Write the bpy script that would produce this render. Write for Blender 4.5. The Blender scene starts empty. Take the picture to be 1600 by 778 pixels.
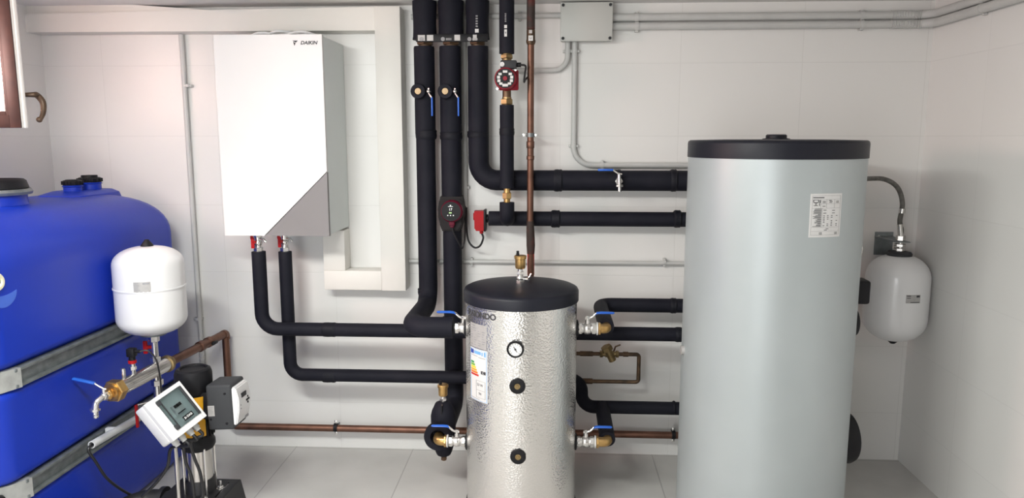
import bpy, bmesh, math, random
from mathutils import Vector, Matrix, Euler
random.seed(7)
V = Vector
PI = math.pi
sc = bpy.context.scene
COL = sc.collection

# ------------------------------------------------------------------ camera
F_PX, PITCH, YAW, CAM_D, CAM_H = 1150.0, math.radians(8.6), math.radians(3.1), 3.54, 1.575
FWD = V((-math.sin(YAW) * math.cos(PITCH), math.cos(YAW) * math.cos(PITCH), -math.sin(PITCH)))
RGT = V((math.cos(YAW), math.sin(YAW), 0))
UPV = RGT.cross(FWD)
CAM = V((0, -CAM_D, CAM_H))
cd = bpy.data.cameras.new('camera')
cd.sensor_width = 36; cd.lens = F_PX / 1600 * 36
cd.clip_start = 0.05
co = bpy.data.objects.new('camera', cd); COL.objects.link(co)
co.matrix_world = Matrix(((RGT.x, UPV.x, -FWD.x, CAM.x), (RGT.y, UPV.y, -FWD.y, CAM.y), (RGT.z, UPV.z, -FWD.z, CAM.z), (0, 0, 0, 1)))
sc.camera = co


def ray(px, py):
    return FWD + (px - 800) / F_PX * RGT - (py - 389) / F_PX * UPV


def W(px, py, Y):          # point of the room measured from the photograph at distance Y from the back wall
    d = ray(px, py); return CAM + d * ((Y + CAM_D) / d.y)


def WX(px, py, X):
    d = ray(px, py); return CAM + d * (X / d.x)


def WZ(px, py, Z):
    d = ray(px, py); return CAM + d * ((Z - CAM_H) / d.z)


def circ(l, r, py, Y):     # axis X and radius of an upright cylinder standing at Y
    a = W(l, py, 0); b = W(r, py, 0)
    t1 = math.atan2(a.x, CAM_D); t2 = math.atan2(b.x, CAM_D); t = (t1 + t2) / 2
    return (Y + CAM_D) * math.tan(t), (Y + CAM_D) / math.cos(t) * math.sin((t2 - t1) / 2)


def cylhit(px, py, cx, cy, r):
    d = ray(px, py); ox, oy = CAM.x - cx, CAM.y - cy
    a = d.x ** 2 + d.y ** 2; b = 2 * (ox * d.x + oy * d.y); c = ox * ox + oy * oy - r * r
    q = max(b * b - 4 * a * c, 0)
    t = (-b - math.sqrt(q)) / (2 * a); p = CAM + d * t
    return math.atan2(p.y - cy, p.x - cx), p.z


# ------------------------------------------------------------------ materials
MATS = {}


def mat(name, col, rough=.5, metal=0., bump=None, var=None, spec=None, trans=0., coat=0., emit=None, ior=None, tex='Object'):
    m = bpy.data.materials.new(name); m.use_nodes = True
    nt = m.node_tree; b = nt.nodes['Principled BSDF']
    b.inputs['Base Color'].default_value = (*col, 1)
    b.inputs['Roughness'].default_value = rough
    b.inputs['Metallic'].default_value = metal
    if spec is not None: b.inputs['Specular IOR Level'].default_value = spec
    if trans: b.inputs['Transmission Weight'].default_value = trans
    if coat: b.inputs['Coat Weight'].default_value = coat
    if ior: b.inputs['IOR'].default_value = ior
    if emit: b.inputs['Emission Color'].default_value = (*emit[0], 1); b.inputs['Emission Strength'].default_value = emit[1]
    tc = nt.nodes.new('ShaderNodeTexCoord')
    if var:                                     # (second colour, scale, lo, hi)
        n = nt.nodes.new('ShaderNodeTexNoise'); n.inputs['Scale'].default_value = var[1]; n.inputs['Detail'].default_value = 6
        r = nt.nodes.new('ShaderNodeMapRange'); r.inputs[1].default_value = var[2]; r.inputs[2].default_value = var[3]
        x = nt.nodes.new('ShaderNodeMix'); x.data_type = 'RGBA'
        x.inputs[6].default_value = (*col, 1); x.inputs[7].default_value = (*var[0], 1)
        nt.links.new(tc.outputs[tex], n.inputs['Vector']); nt.links.new(n.outputs[0], r.inputs[0])
        nt.links.new(r.outputs[0], x.inputs[0]); nt.links.new(x.outputs[2], b.inputs['Base Color'])
    if bump:                                    # (kind, scale, strength, distance)
        if bump[0] == 'noise':
            n = nt.nodes.new('ShaderNodeTexNoise'); n.inputs['Detail'].default_value = 4; out = n.outputs[0]
        else:
            n = nt.nodes.new('ShaderNodeTexVoronoi'); out = n.outputs[0]
        n.inputs['Scale'].default_value = bump[1]
        u = nt.nodes.new('ShaderNodeBump'); u.inputs['Strength'].default_value = bump[2]; u.inputs['Distance'].default_value = bump[3]
        nt.links.new(tc.outputs[tex], n.inputs['Vector']); nt.links.new(out, u.inputs['Height']); nt.links.new(u.outputs[0], b.inputs['Normal'])
    MATS[name] = m
    return m


def tile_mat(name, axes, size, origin, col, grout, mortar, rough, var=None, coat=0.):
    m = bpy.data.materials.new(name); m.use_nodes = True
    nt = m.node_tree; b = nt.nodes['Principled BSDF']; L = nt.links
    g = nt.nodes.new('ShaderNodeNewGeometry'); s = nt.nodes.new('ShaderNodeSeparateXYZ'); c = nt.nodes.new('ShaderNodeCombineXYZ')
    L.new(g.outputs['Position'], s.inputs[0])
    for k, ax in enumerate(axes):
        a = nt.nodes.new('ShaderNodeMath'); a.operation = 'SUBTRACT'; a.inputs[1].default_value = origin[k] - 40 * size[k]
        L.new(s.outputs[ax], a.inputs[0]); L.new(a.outputs[0], c.inputs[k])
    t = nt.nodes.new('ShaderNodeTexBrick'); t.offset = 0; t.squash = 1
    t.inputs['Scale'].default_value = 1; t.inputs['Brick Width'].default_value = size[0]; t.inputs['Row Height'].default_value = size[1]
    t.inputs['Mortar Size'].default_value = mortar; t.inputs['Mortar Smooth'].default_value = .3; t.inputs['Bias'].default_value = 0
    t.inputs['Color1'].default_value = (*col, 1); t.inputs['Color2'].default_value = (*[x * .985 for x in col], 1)
    t.inputs['Mortar'].default_value = (*grout, 1)
    L.new(c.outputs[0], t.inputs['Vector'])
    out = t.outputs['Color']
    if var:
        n = nt.nodes.new('ShaderNodeTexNoise'); n.inputs['Scale'].default_value = var[0]; n.inputs['Detail'].default_value = 8
        r = nt.nodes.new('ShaderNodeMapRange'); r.inputs[1].default_value = .3; r.inputs[2].default_value = .7; r.inputs[3].default_value = var[1]; r.inputs[4].default_value = 1
        L.new(g.outputs['Position'], n.inputs['Vector']); L.new(n.outputs[0], r.inputs[0])
        x = nt.nodes.new('ShaderNodeMix'); x.data_type = 'RGBA'; x.blend_type = 'MULTIPLY'; x.inputs[0].default_value = 1
        L.new(out, x.inputs[6]); L.new(r.outputs[0], x.inputs[7]); out = x.outputs[2]
    L.new(out, b.inputs['Base Color'])
    b.inputs['Roughness'].default_value = rough
    if coat: b.inputs['Coat Weight'].default_value = coat
    u = nt.nodes.new('ShaderNodeBump'); u.inputs['Strength'].default_value = .3; u.inputs['Distance'].default_value = .002; u.invert = True
    L.new(t.outputs['Fac'], u.inputs['Height']); L.new(u.outputs[0], b.inputs['Normal'])
    MATS[name] = m
    return m


WT = (.80, .795, .775)
M_WALL = tile_mat('white_wall_tile', ('X', 'Z'), (.5535, .335), (.0375, .577), WT, (.735, .73, .71), .0018, .32, (1.2, .97))
M_WALLS = tile_mat('white_side_wall_tile', ('Y', 'Z'), (.5535, .335), (0.1, .577), WT, (.745, .74, .72), .0018, .32, (1.2, .97))
M_FLOOR = tile_mat('grey_floor_tile', ('X', 'Y'), (.605, .605), (-.698, -.62), (.58, .57, .55), (.40, .39, .38), .003, .42, (5, .88))
M_CEIL = mat('ceiling_paint', (.78, .77, .76), .9, bump=('noise', 90, .2, .002))
M_INS = mat('black_foam_insulation', (.0075, .008, .0145), .7, bump=('noise', 160, .12, .002), var=((.012, .012, .019), 9, .4, .7), spec=.22)
M_TAPE = mat('black_joint_tape', (.0065, .007, .012), .62, bump=('noise', 70, .35, .004), spec=.25)
M_COPPER = mat('worn_copper', (.19, .095, .066), .45, .8, var=((.115, .06, .042), 14, .45, .72), bump=('noise', 60, .1, .001))
M_OLDCU = mat('dull_brown_copper', (.16, .10, .06), .5, .7, var=((.07, .05, .035), 20, .4, .7))
M_BRASS = mat('brass', (.62, .40, .16), .3, .9, var=((.48, .29, .10), 30, .4, .7))
M_DBRASS = mat('tarnished_brass', (.34, .25, .12), .42, .85, var=((.2, .14, .07), 25, .4, .7))
M_CHROME = mat('nickel_plated', (.80, .79, .77), .2, .95, bump=('noise', 120, .06, .001))
M_STEEL = mat('stainless_steel', (.66, .64, .61), .24, .95, bump=('noise', 40, .05, .001))
M_GALV = mat('galvanised_steel', (.25, .275, .28), .48, .7, var=((.17, .19, .195), 25, .35, .7))
M_FOIL = mat('embossed_aluminium_sheet', (.80, .79, .765), .2, .92, bump=('vor', 130, .38, .003))
M_SILV = mat('silver_grey_jacket', (.45, .495, .505), .40, .3, bump=('noise', 250, .06, .001), spec=.45, var=((.42, .465, .475), 3, .3, .7))
M_BLK = mat('black_plastic', (.008, .008, .010), .5, bump=('noise', 300, .1, .001), spec=.25)
M_LID = mat('black_lid_plastic', (.010, .011, .018), .45, bump=('noise', 220, .18, .0012), spec=.3)
M_RUB = mat('black_rubber', (.012, .012, .013), .55, bump=('noise', 120, .2, .001))
M_CAB = mat('black_cable_sheath', (.010, .010, .012), .4, var=((.015, .015, .017), 40, .4, .6))
M_WHT = mat('white_enamel', (.78, .78, .785), .28, coat=.3, var=((.76, .76, .765), 4, .4, .6))
M_UNIT = mat('white_powder_coat', (.72, .72, .72), .42, var=((.705, .705, .705), 3, .4, .6))
M_SIDE = mat('pale_grey_sheet_steel', (.74, .785, .78), .45, var=((.72, .765, .76), 3, .4, .6))
M_GREY = mat('mid_grey_panel', (.215, .207, .21), .5, var=((.205, .197, .20), 4, .4, .6))
M_DGREY = mat('dark_grey_plastic', (.042, .044, .048), .55, bump=('noise', 250, .1, .001), spec=.25)
M_CASE = mat('off_white_casing', (.76, .745, .705), .5, var=((.74, .725, .685), 5, .4, .65))
M_COND = mat('grey_conduit_plastic', (.56, .565, .55), .42, var=((.52, .525, .515), 8, .4, .7))
M_PVC = mat('light_grey_pvc', (.62, .64, .65), .4, var=((.58, .6, .61), 8, .4, .7))
M_BOX = mat('grey_box_plastic', (.52, .525, .50), .45, bump=('noise', 200, .06, .001))
M_BLUE = mat('blue_polyethylene', (.002, .029, .40), .40, bump=('noise', 14, .12, .004), var=((.002, .025, .36), 3, .35, .7), spec=.45)
M_BLUEH = mat('blue_handle_coating', (.02, .13, .60), .4, var=((.02, .11, .52), 30, .4, .7))
M_RED = mat('red_plastic', (.40, .010, .014), .5, var=((.34, .008, .012), 20, .4, .7), spec=.2)
M_DRED = mat('dark_red_enamel', (.26, .008, .022), .4, var=((.21, .007, .018), 20, .4, .7), spec=.25)
M_MAG = mat('magenta_red_plug', (.11, .006, .022), .45, var=((.09, .005, .018), 20, .4, .7), spec=.25)
M_IRON = mat('dark_painted_iron', (.014, .014, .016), .5, bump=('noise', 80, .2, .001))
M_PAPER = mat('white_paper_label', (.70, .70, .69), .6, var=((.67, .67, .66), 20, .4, .6))
M_INK = mat('dark_print_ink', (.03, .03, .035), .6, var=((.05, .05, .055), 60, .4, .6))
M_GINK = mat('grey_print_ink', (.28, .28, .29), .6, var=((.33, .33, .34), 60, .4, .6))
M_FOILL = mat('silver_foil_label', (.46, .45, .44), .5, .2, var=((.40, .39, .38), 40, .4, .7))
M_BROWN = mat('brown_varnished_wood', (.040, .013, .009), .45, var=((.024, .008, .006), 22, .35, .7), spec=.3)
M_WOODW = mat('white_painted_wood', (.84, .81, .78), .45, var=((.78, .75, .72), 14, .4, .7))
M_BRONZE = mat('aged_bronze', (.11, .07, .045), .45, .6, var=((.07, .045, .03), 30, .4, .7))
M_GLASS = mat('window_glass', (1, .97, .95), .02, trans=1., ior=1.45)
M_CLEAR = mat('smoked_clear_plastic', (.60, .68, .69), .05, trans=1., ior=1.25)
M_YEL = mat('yellow_plastic', (.72, .36, .01), .5, var=((.62, .30, .01), 20, .4, .7))
M_CUSLV = mat('dark_pipe_lagging', (.035, .022, .018), .7, bump=('noise', 60, .5, .004), var=((.09, .02, .015), 18, .5, .66))
M_REDP = mat('red_lead_paint', (.50, .04, .03), .6, var=((.30, .04, .03), 30, .5, .75))
M_DIAL = mat('white_dial', (.82, .82, .80), .3, coat=.5, var=((.8, .8, .78), 20, .4, .6))
M_CRES = mat('pale_blue_print', (.05, .13, .58), .4, var=((.045, .12, .54), 12, .4, .6))
M_CREAM = mat('cream_plastic', (.78, .74, .55), .4, var=((.72, .68, .5), 14, .4, .6))
M_LED = mat('green_display_segment', (.3, .6, .2), .4, emit=((.55, 1., .35), .8))
M_LEDW = mat('white_display_symbol', (.7, .7, .7), .4, emit=((1, 1, 1), .5))
M_LAMP = mat('lamp_diffuser', (.9, .9, .9), .5, emit=((1, .97, .92), 3.))
M_ENERGY = [mat('print_' + n, c, .6, var=([x * .9 for x in c], 60, .4, .6)) for n, c in
            (('green', (.03, .30, .08)), ('leaf', (.18, .45, .04)), ('yellow', (.80, .70, .02)), ('amber', (.80, .42, .02)), ('orange', (.75, .20, .02)), ('red', (.60, .03, .02)))]
M_EU = mat('print_blue', (.03, .07, .35), .6, var=((.03, .06, .3), 60, .4, .6))
M_LBLUE = mat('print_light_blue', (.18, .42, .72), .6, var=((.16, .38, .66), 60, .4, .6))
M_PINKG = mat('lit_floor_outdoor', (.6, .55, .5), .8)


# ------------------------------------------------------------------ mesh builder
def frame_z(z, up=V((0, 0, 1))):
    z = V(z).normalized()
    if abs(z.dot(up)) > .98: up = V((1, 0, 0))
    x = up.cross(z).normalized(); y = z.cross(x)
    return Matrix((x, y, z)).transposed()


def fillet(pts, R, n=7):
    pts = [V(p) for p in pts]
    out = [pts[0]]
    for i in range(1, len(pts) - 1):
        a, b, c = pts[i - 1], pts[i], pts[i + 1]
        u = (a - b); w = (c - b); lu, lw = u.length, w.length
        u.normalize(); w.normalize()
        ang = u.angle(w)
        if ang > PI - .02: out.append(b); continue
        t = min(R / math.tan(ang / 2), lu * .49, lw * .49); r = t * math.tan(ang / 2)
        cen = b + (u + w).normalized() * (r / math.sin(ang / 2))
        s, e = b + u * t - cen, b + w * t - cen
        tot = s.angle(e)
        for k in range(n + 1):
            f = k / n
            out.append(cen + (s * math.sin((1 - f) * tot) + e * math.sin(f * tot)) / math.sin(tot))
    out.append(pts[-1])
    return out


def spline(pts, n=8):
    pts = [V(p) for p in pts]; P = [2 * pts[0] - pts[1]] + pts + [2 * pts[-1] - pts[-2]]
    out = []
    for i in range(1, len(P) - 2):
        a, b, c, d = P[i - 1:i + 3]
        for k in range(n):
            t = k / n
            out.append(.5 * (2 * b + (c - a) * t + (2 * a - 5 * b + 4 * c - d) * t * t + (3 * b - a - 3 * c + d) * t ** 3))
    out.append(pts[-1])
    return out


class MB:
    def __init__(s): s.b = bmesh.new()

    def add(s, verts, faces):
        vs = [s.b.verts.new(v) for v in verts]
        for f in faces:
            try: s.b.faces.new([vs[i] for i in f])
            except ValueError: pass
        return s

    def box(s, c, size, bev=0., rot=None, seg=2):
        t = bmesh.new(); bmesh.ops.create_cube(t, size=1)
        for v in t.verts: v.co = V((v.co.x * size[0], v.co.y * size[1], v.co.z * size[2]))
        if bev: bmesh.ops.bevel(t, geom=t.edges[:], offset=bev, segments=seg, affect='EDGES', profile=.5)
        M = (rot.to_4x4() if rot else Matrix.Identity(4)); M = Matrix.Translation(c) @ M
        t.transform(M); return s.merge(t)

    def bx(s, x0, x1, y0, y1, z0, z1, bev=0.):
        return s.box(V(((x0 + x1) / 2, (y0 + y1) / 2, (z0 + z1) / 2)), (abs(x1 - x0), abs(y1 - y0), abs(z1 - z0)), bev)

    def merge(s, t):
        me = bpy.data.meshes.new('t'); t.to_mesh(me); t.free(); s.b.from_mesh(me); bpy.data.meshes.remove(me); return s

    def rings(s, rings, closed=True, cap0=True, cap1=True):
        n = len(rings[0]); vs = []
        for r in rings: vs.append([s.b.verts.new(p) for p in r])
        for a, b in zip(vs, vs[1:]):
            for i in range(n if closed else n - 1):
                j = (i + 1) % n
                s.b.faces.new((a[i], a[j], b[j], b[i]))
        if cap0: s.b.faces.new(list(reversed(vs[0])))
        if cap1: s.b.faces.new(vs[-1])
        return s

    def tube(s, pts, r, seg=16, cap=True, bend=None, n=7):
        if bend: pts = fillet(pts, bend, n)
        pts = [V(p) for p in pts]
        q = [pts[0]]; rr = [r[0] if hasattr(r, '__len__') else r]
        for i in range(1, len(pts)):
            if (pts[i] - q[-1]).length > 1e-6: q.append(pts[i]); rr.append(r[i] if hasattr(r, '__len__') else r)
        pts = q; m = len(pts); rings = []
        T = []
        for i in range(m):
            a = (pts[i] - pts[i - 1]).normalized() if i else None; b = (pts[i + 1] - pts[i]).normalized() if i < m - 1 else None
            T.append((a + b).normalized() if a and b else (a or b))
        x = frame_z(T[0]).col[0]
        for i in range(m):
            x = (x - T[i] * x.dot(T[i])).normalized(); y = T[i].cross(x)
            rings.append([pts[i] + (x * math.cos(k * 2 * PI / seg) + y * math.sin(k * 2 * PI / seg)) * rr[i] for k in range(seg)])
        return s.rings(rings, True, cap, cap)

    def lathe(s, prof, o=(0, 0, 0), ax=(0, 0, 1), seg=32, ph=0.):    # prof: (radius, height) pairs
        R = frame_z(ax); o = V(o); rings = []; tips = []
        prof = list(prof)
        c0 = prof[0][0] > 1e-5; c1 = prof[-1][0] > 1e-5
        for r, h in prof:
            r = max(r, 1e-5)
            rings.append([o + R @ V((r * math.cos(k * 2 * PI / seg + ph), r * math.sin(k * 2 * PI / seg + ph), h)) for k in range(seg)])
        s.rings(rings)
        return s

    def cyl(s, a, b, r, seg=20, bev=0.):
        a, b = V(a), V(b); L = (b - a).length
        p = [(r, 0), (r, L)] if not bev else [(r - bev, 0), (r, bev), (r, L - bev), (r - bev, L)]
        return s.lathe(p, a, b - a, seg)

    def hexn(s, a, b, r): return s.cyl(a, b, r, 6, r * .08)

    def prism(s, poly, o, R, t):      # polygon in the frame's x,y extruded along its z
        n = len(poly); o = V(o)
        lo = [o + R @ V((x, y, 0)) for x, y in poly]; hi = [o + R @ V((x, y, t)) for x, y in poly]
        return s.rings([lo, hi])

    def cylpatch(s, cx, cy, r, a0, a1, z0, z1, t=.0008, n=14):
        rings = []
        for k in range(n + 1):
            a = a0 + (a1 - a0) * k / n; c, q = math.cos(a), math.sin(a)
            rings.append([V((cx + rr * c, cy + rr * q, z)) for rr, z in ((r - t, z0), (r + t, z0), (r + t, z1), (r - t, z1))])
        return s.rings(rings)

    def sphere(s, c, r, sc3=(1, 1, 1), u=20, v=12):
        t = bmesh.new(); bmesh.ops.create_uvsphere(t, u_segments=u, v_segments=v, radius=r)
        for q in t.verts: q.co = V((q.co.x * sc3[0] + c[0], q.co.y * sc3[1] + c[1], q.co.z * sc3[2] + c[2]))
        return s.merge(t)

    def torus(s, c, ax, R, r, seg=28, rs=10):
        Fm = frame_z(ax); c = V(c); ringz = []
        for k in range(seg):
            a = 2 * PI * k / seg; d = V((math.cos(a), math.sin(a), 0))
            ringz.append([c + Fm @ (d * (R + r * math.cos(2 * PI * j / rs)) + V((0, 0, r * math.sin(2 * PI * j / rs)))) for j in range(rs)])
        ringz.append(ringz[0])
        s.rings(ringz, True, False, False)
        bmesh.ops.remove_doubles(s.b, verts=s.b.verts[:], dist=1e-6)
        return s

    def text(s, body, size, o, R, t=.0006, align='CENTER', shear=0., sx=1., bold=0.):
        c = bpy.data.curves.new('t', 'FONT'); c.body = body; c.size = size; c.align_x = align; c.align_y = 'CENTER'; c.shear = shear
        c.extrude = t; c.offset = bold
        o_ = bpy.data.objects.new('t', c); me = bpy.data.meshes.new_from_object(o_)
        me.transform(Matrix.Translation(o) @ R.to_4x4() @ Matrix.Diagonal((sx, 1, 1, 1)))
        s.b.from_mesh(me); bpy.data.meshes.remove(me); bpy.data.objects.remove(o_); bpy.data.curves.remove(c)
        return s

    def wrap(s, cx, cy, r, a0):   # bend geometry lying in the plane (x across, y up, z out) onto a cylinder; x = 0 lands at angle a0
        for v in s.b.verts:
            a = a0 + v.co.x / r; rr = r + v.co.z
            v.co = V((cx + rr * math.cos(a), cy + rr * math.sin(a), v.co.y))
        return s


FRONT = Matrix(((1, 0, 0), (0, 0, -1), (0, 1, 0)))     # frame facing -y: x right, y up, z toward the viewer
TM = {}


def thing(name, label, cat, loc, rot=None, group=None, kind=None):
    o = bpy.data.objects.new(name, None); COL.objects.link(o); o.empty_display_size = .05
    M = Matrix.Translation(loc) @ (rot.to_4x4() if rot else Matrix.Identity(4))
    o.matrix_world = M; TM[o.name] = M.inverted()
    meta(o, label, cat, group, kind)
    return o


def meta(o, label=None, cat=None, group=None, kind=None):
    if label: o['label'] = label
    if cat: o['category'] = cat
    if group: o['group'] = group
    if kind: o['kind'] = kind
    return o


def root_of(o):
    while o.parent: o = o.parent
    return o


def obj(name, mb, m, parent=None, local=False, label=None, ang=38, cat=None, group=None, kind=None):
    bm = mb.b
    if parent is not None and not local:
        r = root_of(parent)
        if r.name in TM: bm.transform(TM[r.name])
    loc = None
    if parent is None and not kind:        # a one-mesh thing: origin at the middle of its underside
        zs = [v.co.z for v in bm.verts]; xs = [v.co.x for v in bm.verts]; ys = [v.co.y for v in bm.verts]
        loc = V(((min(xs) + max(xs)) / 2, (min(ys) + max(ys)) / 2, min(zs)))
        bm.transform(Matrix.Translation(-loc))
    bmesh.ops.recalc_face_normals(bm, faces=bm.faces[:])
    lim = math.radians(ang)
    for e in bm.edges:
        e.smooth = len(e.link_faces) == 2 and e.calc_face_angle(9) < lim
    for f in bm.faces: f.smooth = True
    me = bpy.data.meshes.new(name); bm.to_mesh(me); bm.free()
    me.materials.append(m)
    o = bpy.data.objects.new(name, me); COL.objects.link(o)
    if loc is not None: o.location = loc
    if parent is not None: o.parent = parent
    return meta(o, label, cat, group, kind)


def copy_tree(o, M=None, label=None, parent=None):
    c = o.copy(); COL.objects.link(c)
    if parent is not None: c.parent = parent
    if M is not None: c.matrix_world = M
    if label: c['label'] = label
    for ch in list(o.children): copy_tree(ch, parent=c)
    return c


def struct(name, mb, m, parent=None, label=None, cat=None):
    return obj(name, mb, m, parent, label=label, cat=cat, kind='structure')


# ------------------------------------------------------------------ the room
XL, XR, ZC, YF = -2.47, 1.7175, 2.186, -5.2
T = .15
WY0, WY1, WZ0, WZ1 = -2.05, -.86, 1.60, 2.10
DX0, DX1, DZ1 = -2.0, -.55, 2.05
struct('floor', MB().bx(XL - T, XR + T, YF - T, T, -.1, 0), M_FLOOR, label='pale grey square floor tiles', cat='floor')
struct('ceiling', MB().bx(XL - T, XR + T, YF - T, T, ZC, ZC + .1), M_CEIL, label='white plastered ceiling', cat='ceiling')
struct('wall_back', MB().bx(XL - T, XR + T, 0, T, 0, ZC), M_WALL, label='white tiled back wall behind the pipes', cat='wall')
struct('wall_right', MB().bx(XR, XR + T, YF, 0, 0, ZC), M_WALLS, label='white tiled wall right of the tall tank', cat='wall')
w = MB().bx(XL - T, XL, YF, WY0, 0, ZC).bx(XL - T, XL, WY1, 0, 0, ZC).bx(XL - T, XL, WY0, WY1, 0, WZ0).bx(XL - T, XL, WY0, WY1, WZ1, ZC)
struct('wall_left', w, M_WALLS, label='white tiled wall behind the blue tank', cat='wall')
w = MB().bx(XL - T, DX0, YF - T, YF, 0, ZC).bx(DX1, XR + T, YF - T, YF, 0, ZC).bx(DX0, DX1, YF - T, YF, DZ1, ZC)
struct('wall_front', w, mat('front_wall_paint', (.46, .45, .43), .8, bump=('noise', 60, .2, .002)), label='plain wall with a doorway behind the viewer', cat='wall')

# window with its sash swung into the room
SY = -.94
fb = W(45, 200, SY + .018)
wr = thing('window_1', 'brown wooden window with white inner side, sash swung open, bronze handle', 'window', V((XL, SY, fb.z)), kind='structure')
SX1 = fb.x; SX0 = XL + .02; SZ0 = fb.z; SZ1 = ZC - .03
st = .046
fr = MB()
for (a, b, c, d) in ((SX0, SX0 + st, SZ0, SZ1), (SX1 - st, SX1 - .004, SZ0, SZ1), (SX0 + st, SX1 - st, SZ0, SZ0 + st), (SX0 + st, SX1 - st, SZ1 - st, SZ1)):
    fr.bx(a, b, SY - .015, SY - .010, c, d, .0015)
obj('sash_face', fr, M_BROWN, wr, label='dark brown outer face of the sash')
fr = MB()
st2 = st + .013
for (a, b, c, d) in ((SX0 + .004, SX0 + st2, SZ0 + .004, SZ1 - .004), (SX1 - st2, SX1 - .03, SZ0 + .004, SZ1 - .004), (SX0 + st2, SX1 - st2, SZ0 + .004, SZ0 + st2), (SX0 + st2, SX1 - st2, SZ1 - st2, SZ1)):
    fr.bx(a, b, SY - .012, SY - .003, c, d, .002)
obj('glazing_bead', fr, M_BROWN, wr)
fr = MB()
for (a, b, c, d) in ((SX0, SX0 + st, SZ0, SZ1), (SX1 - st, SX1 - .005, SZ0, SZ1), (SX0 + st, SX1 - st, SZ0, SZ0 + st), (SX0 + st, SX1 - st, SZ1 - st, SZ1)):
    fr.bx(a, b, SY - .010, SY + .002, c, d, .001)
for (a, b, c, d) in ((SX0, SX0 + st, SZ0, SZ1), (SX1 - st, SX1, SZ0, SZ1), (SX0 + st, SX1 - st, SZ0, SZ0 + st), (SX0 + st, SX1 - st, SZ1 - st, SZ1)):
    fr.bx(a, b, SY + .002, SY + .018, c, d, .003)
obj('sash_frame', fr, M_WOODW, wr, label='white painted inner side and edge of the sash')
obj('pane', MB().bx(SX0 + st - .01, SX1 - st + .01, SY - .004, SY + .000, SZ0 + st - .01, SZ1 - st + .01), M_GLASS, wr)
h0 = W(48, 148, SY + .03); hz = h0.z
hd = MB().lathe([(.013, 0), (.013, .006), (.008, .012), (.008, .022)], V((SX1 - .02, SY + .018, hz)), (0, 1, 0), 16)
base = V((SX1 - .02, SY + .036, hz))
hp = spline([base, base + V((.030, .012, .001)), W(58, 149, SY + .07), W(67, 160, SY + .07), W(67.5, 176, SY + .07), W(62, 189, SY + .07)], 6)
nn = len(hp); hd.tube(hp, [.0075 + .0035 * math.sin(PI * min(1, i / nn * 1.1)) for i in range(nn)], 12)
hd.sphere(W(61.5, 187, SY + .07), .0105)
obj('handle', hd, M_BRONZE, wr)
fr = MB()
for (a, b, c, d) in ((WY0, WY0 + .05, WZ0, WZ1), (WY1 - .05, WY1, WZ0, WZ1), (WY0 + .05, WY1 - .05, WZ0, WZ0 + .05), (WY0 + .05, WY1 - .05, WZ1 - .05, WZ1)):
    fr.bx(XL - .09, XL - .02, a, b, c, d, .004)
obj('window_frame', fr, M_BROWN, wr)

# doorway behind the viewer
dr = thing('door_1', 'white doorway frame behind the viewer', 'door', V((DX0, YF, 0)), kind='structure')
f = MB().bx(DX0 - .06, DX0, YF, YF + .02, 0, DZ1 + .06).bx(DX1, DX1 + .06, YF, YF + .02, 0, DZ1 + .06).bx(DX0, DX1, YF, YF + .02, DZ1, DZ1 + .06)
obj('door_frame', f, M_WOODW, dr)

# ------------------------------------------------------------------ duct casing
ca = thing('duct_casing', 'off-white boxed duct casing along the ceiling, framing the wall beside the white heat pump unit', 'duct casing', V((-.75, 0, .845)))
CY = -.10
obj('casing_section', MB().prism([(XL, 2.064), (-.70, 2.060), (-.70, 2.166), (XL, 2.148)], V((0, 0, 0)), FRONT, -CY), M_CASE, ca, label='horizontal casing under the ceiling')
obj('ceiling_fillet', MB().prism([(XL, 2.148), (-1.55, 2.157), (-1.95, ZC), (XL, ZC)], V((0, 0, 0)), FRONT, .085), M_CASE, ca)
obj('casing_section', MB().bx(-.815, -.697, CY - .004, 0, .846, 2.166, .003), M_CASE, ca, label='upright casing beside the black pipes')
obj('casing_section', MB().bx(-1.095, -.815, CY - .002, 0, .848, .942, .003), M_CASE, ca, label='short bottom casing below the unit')
obj('casing_section', MB().bx(-1.095, -.99, CY, 0, .942, 1.136, .003), M_CASE, ca, label='short upright casing below the unit')

# ------------------------------------------------------------------ heat pump indoor unit
UY = -.34
a = W(335, 56, UY); b = W(508, 52, UY); c = W(350, 368, UY); d = W(509, 369, UY)
ux0 = (a.x + c.x) / 2; ux1 = (b.x + d.x) / 2; uz0 = (c.z + d.z) / 2; uz1 = (a.z + b.z) / 2
hp_ = thing('heat_pump_unit', 'white wall-hung heat pump unit with a grey lower corner and brand logo', 'heat pump unit', V(((ux0 + ux1) / 2, 0, uz0)))
obj('cabinet', MB().bx(ux0 + .004, ux1 - .002, UY + .022, -.001, uz0 + .004, uz1 - .004, .004), M_SIDE, hp_, label='pale grey sheet steel cabinet')
pz = W(510, 268, UY).z; px_ = W(413, 369, UY).x
obj('front_panel', MB().prism([(ux0, uz0), (px_, uz0), (ux1, pz), (ux1, uz1), (ux0, uz1)], V((0, UY + .022, 0)), FRONT, .022), M_UNIT, hp_, label='white front panel')
obj('corner_panel', MB().prism([(px_ + .005, uz0), (ux1, uz0), (ux1, pz - .004)], V((0, UY + .022, 0)), FRONT, .021), M_GREY, hp_, label='grey triangular corner panel')
lp = W(482, 67, UY)
obj('logo', MB().text('DAIKIN', .0205, V((lp.x + .001, UY - .0004, lp.z)), FRONT, .0004, shear=.25, sx=1.06, bold=.0006)
    .prism([(-.070, .010), (-.046, .010), (-.055, .001)], V((lp.x, UY, lp.z)), FRONT, .0008)
    .prism([(-.067, .006), (-.056, -.001), (-.062, -.012)], V((lp.x, UY, lp.z)), FRONT, .0008), M_INK, hp_)
t = MB()
zt = uz1 + .012
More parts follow.
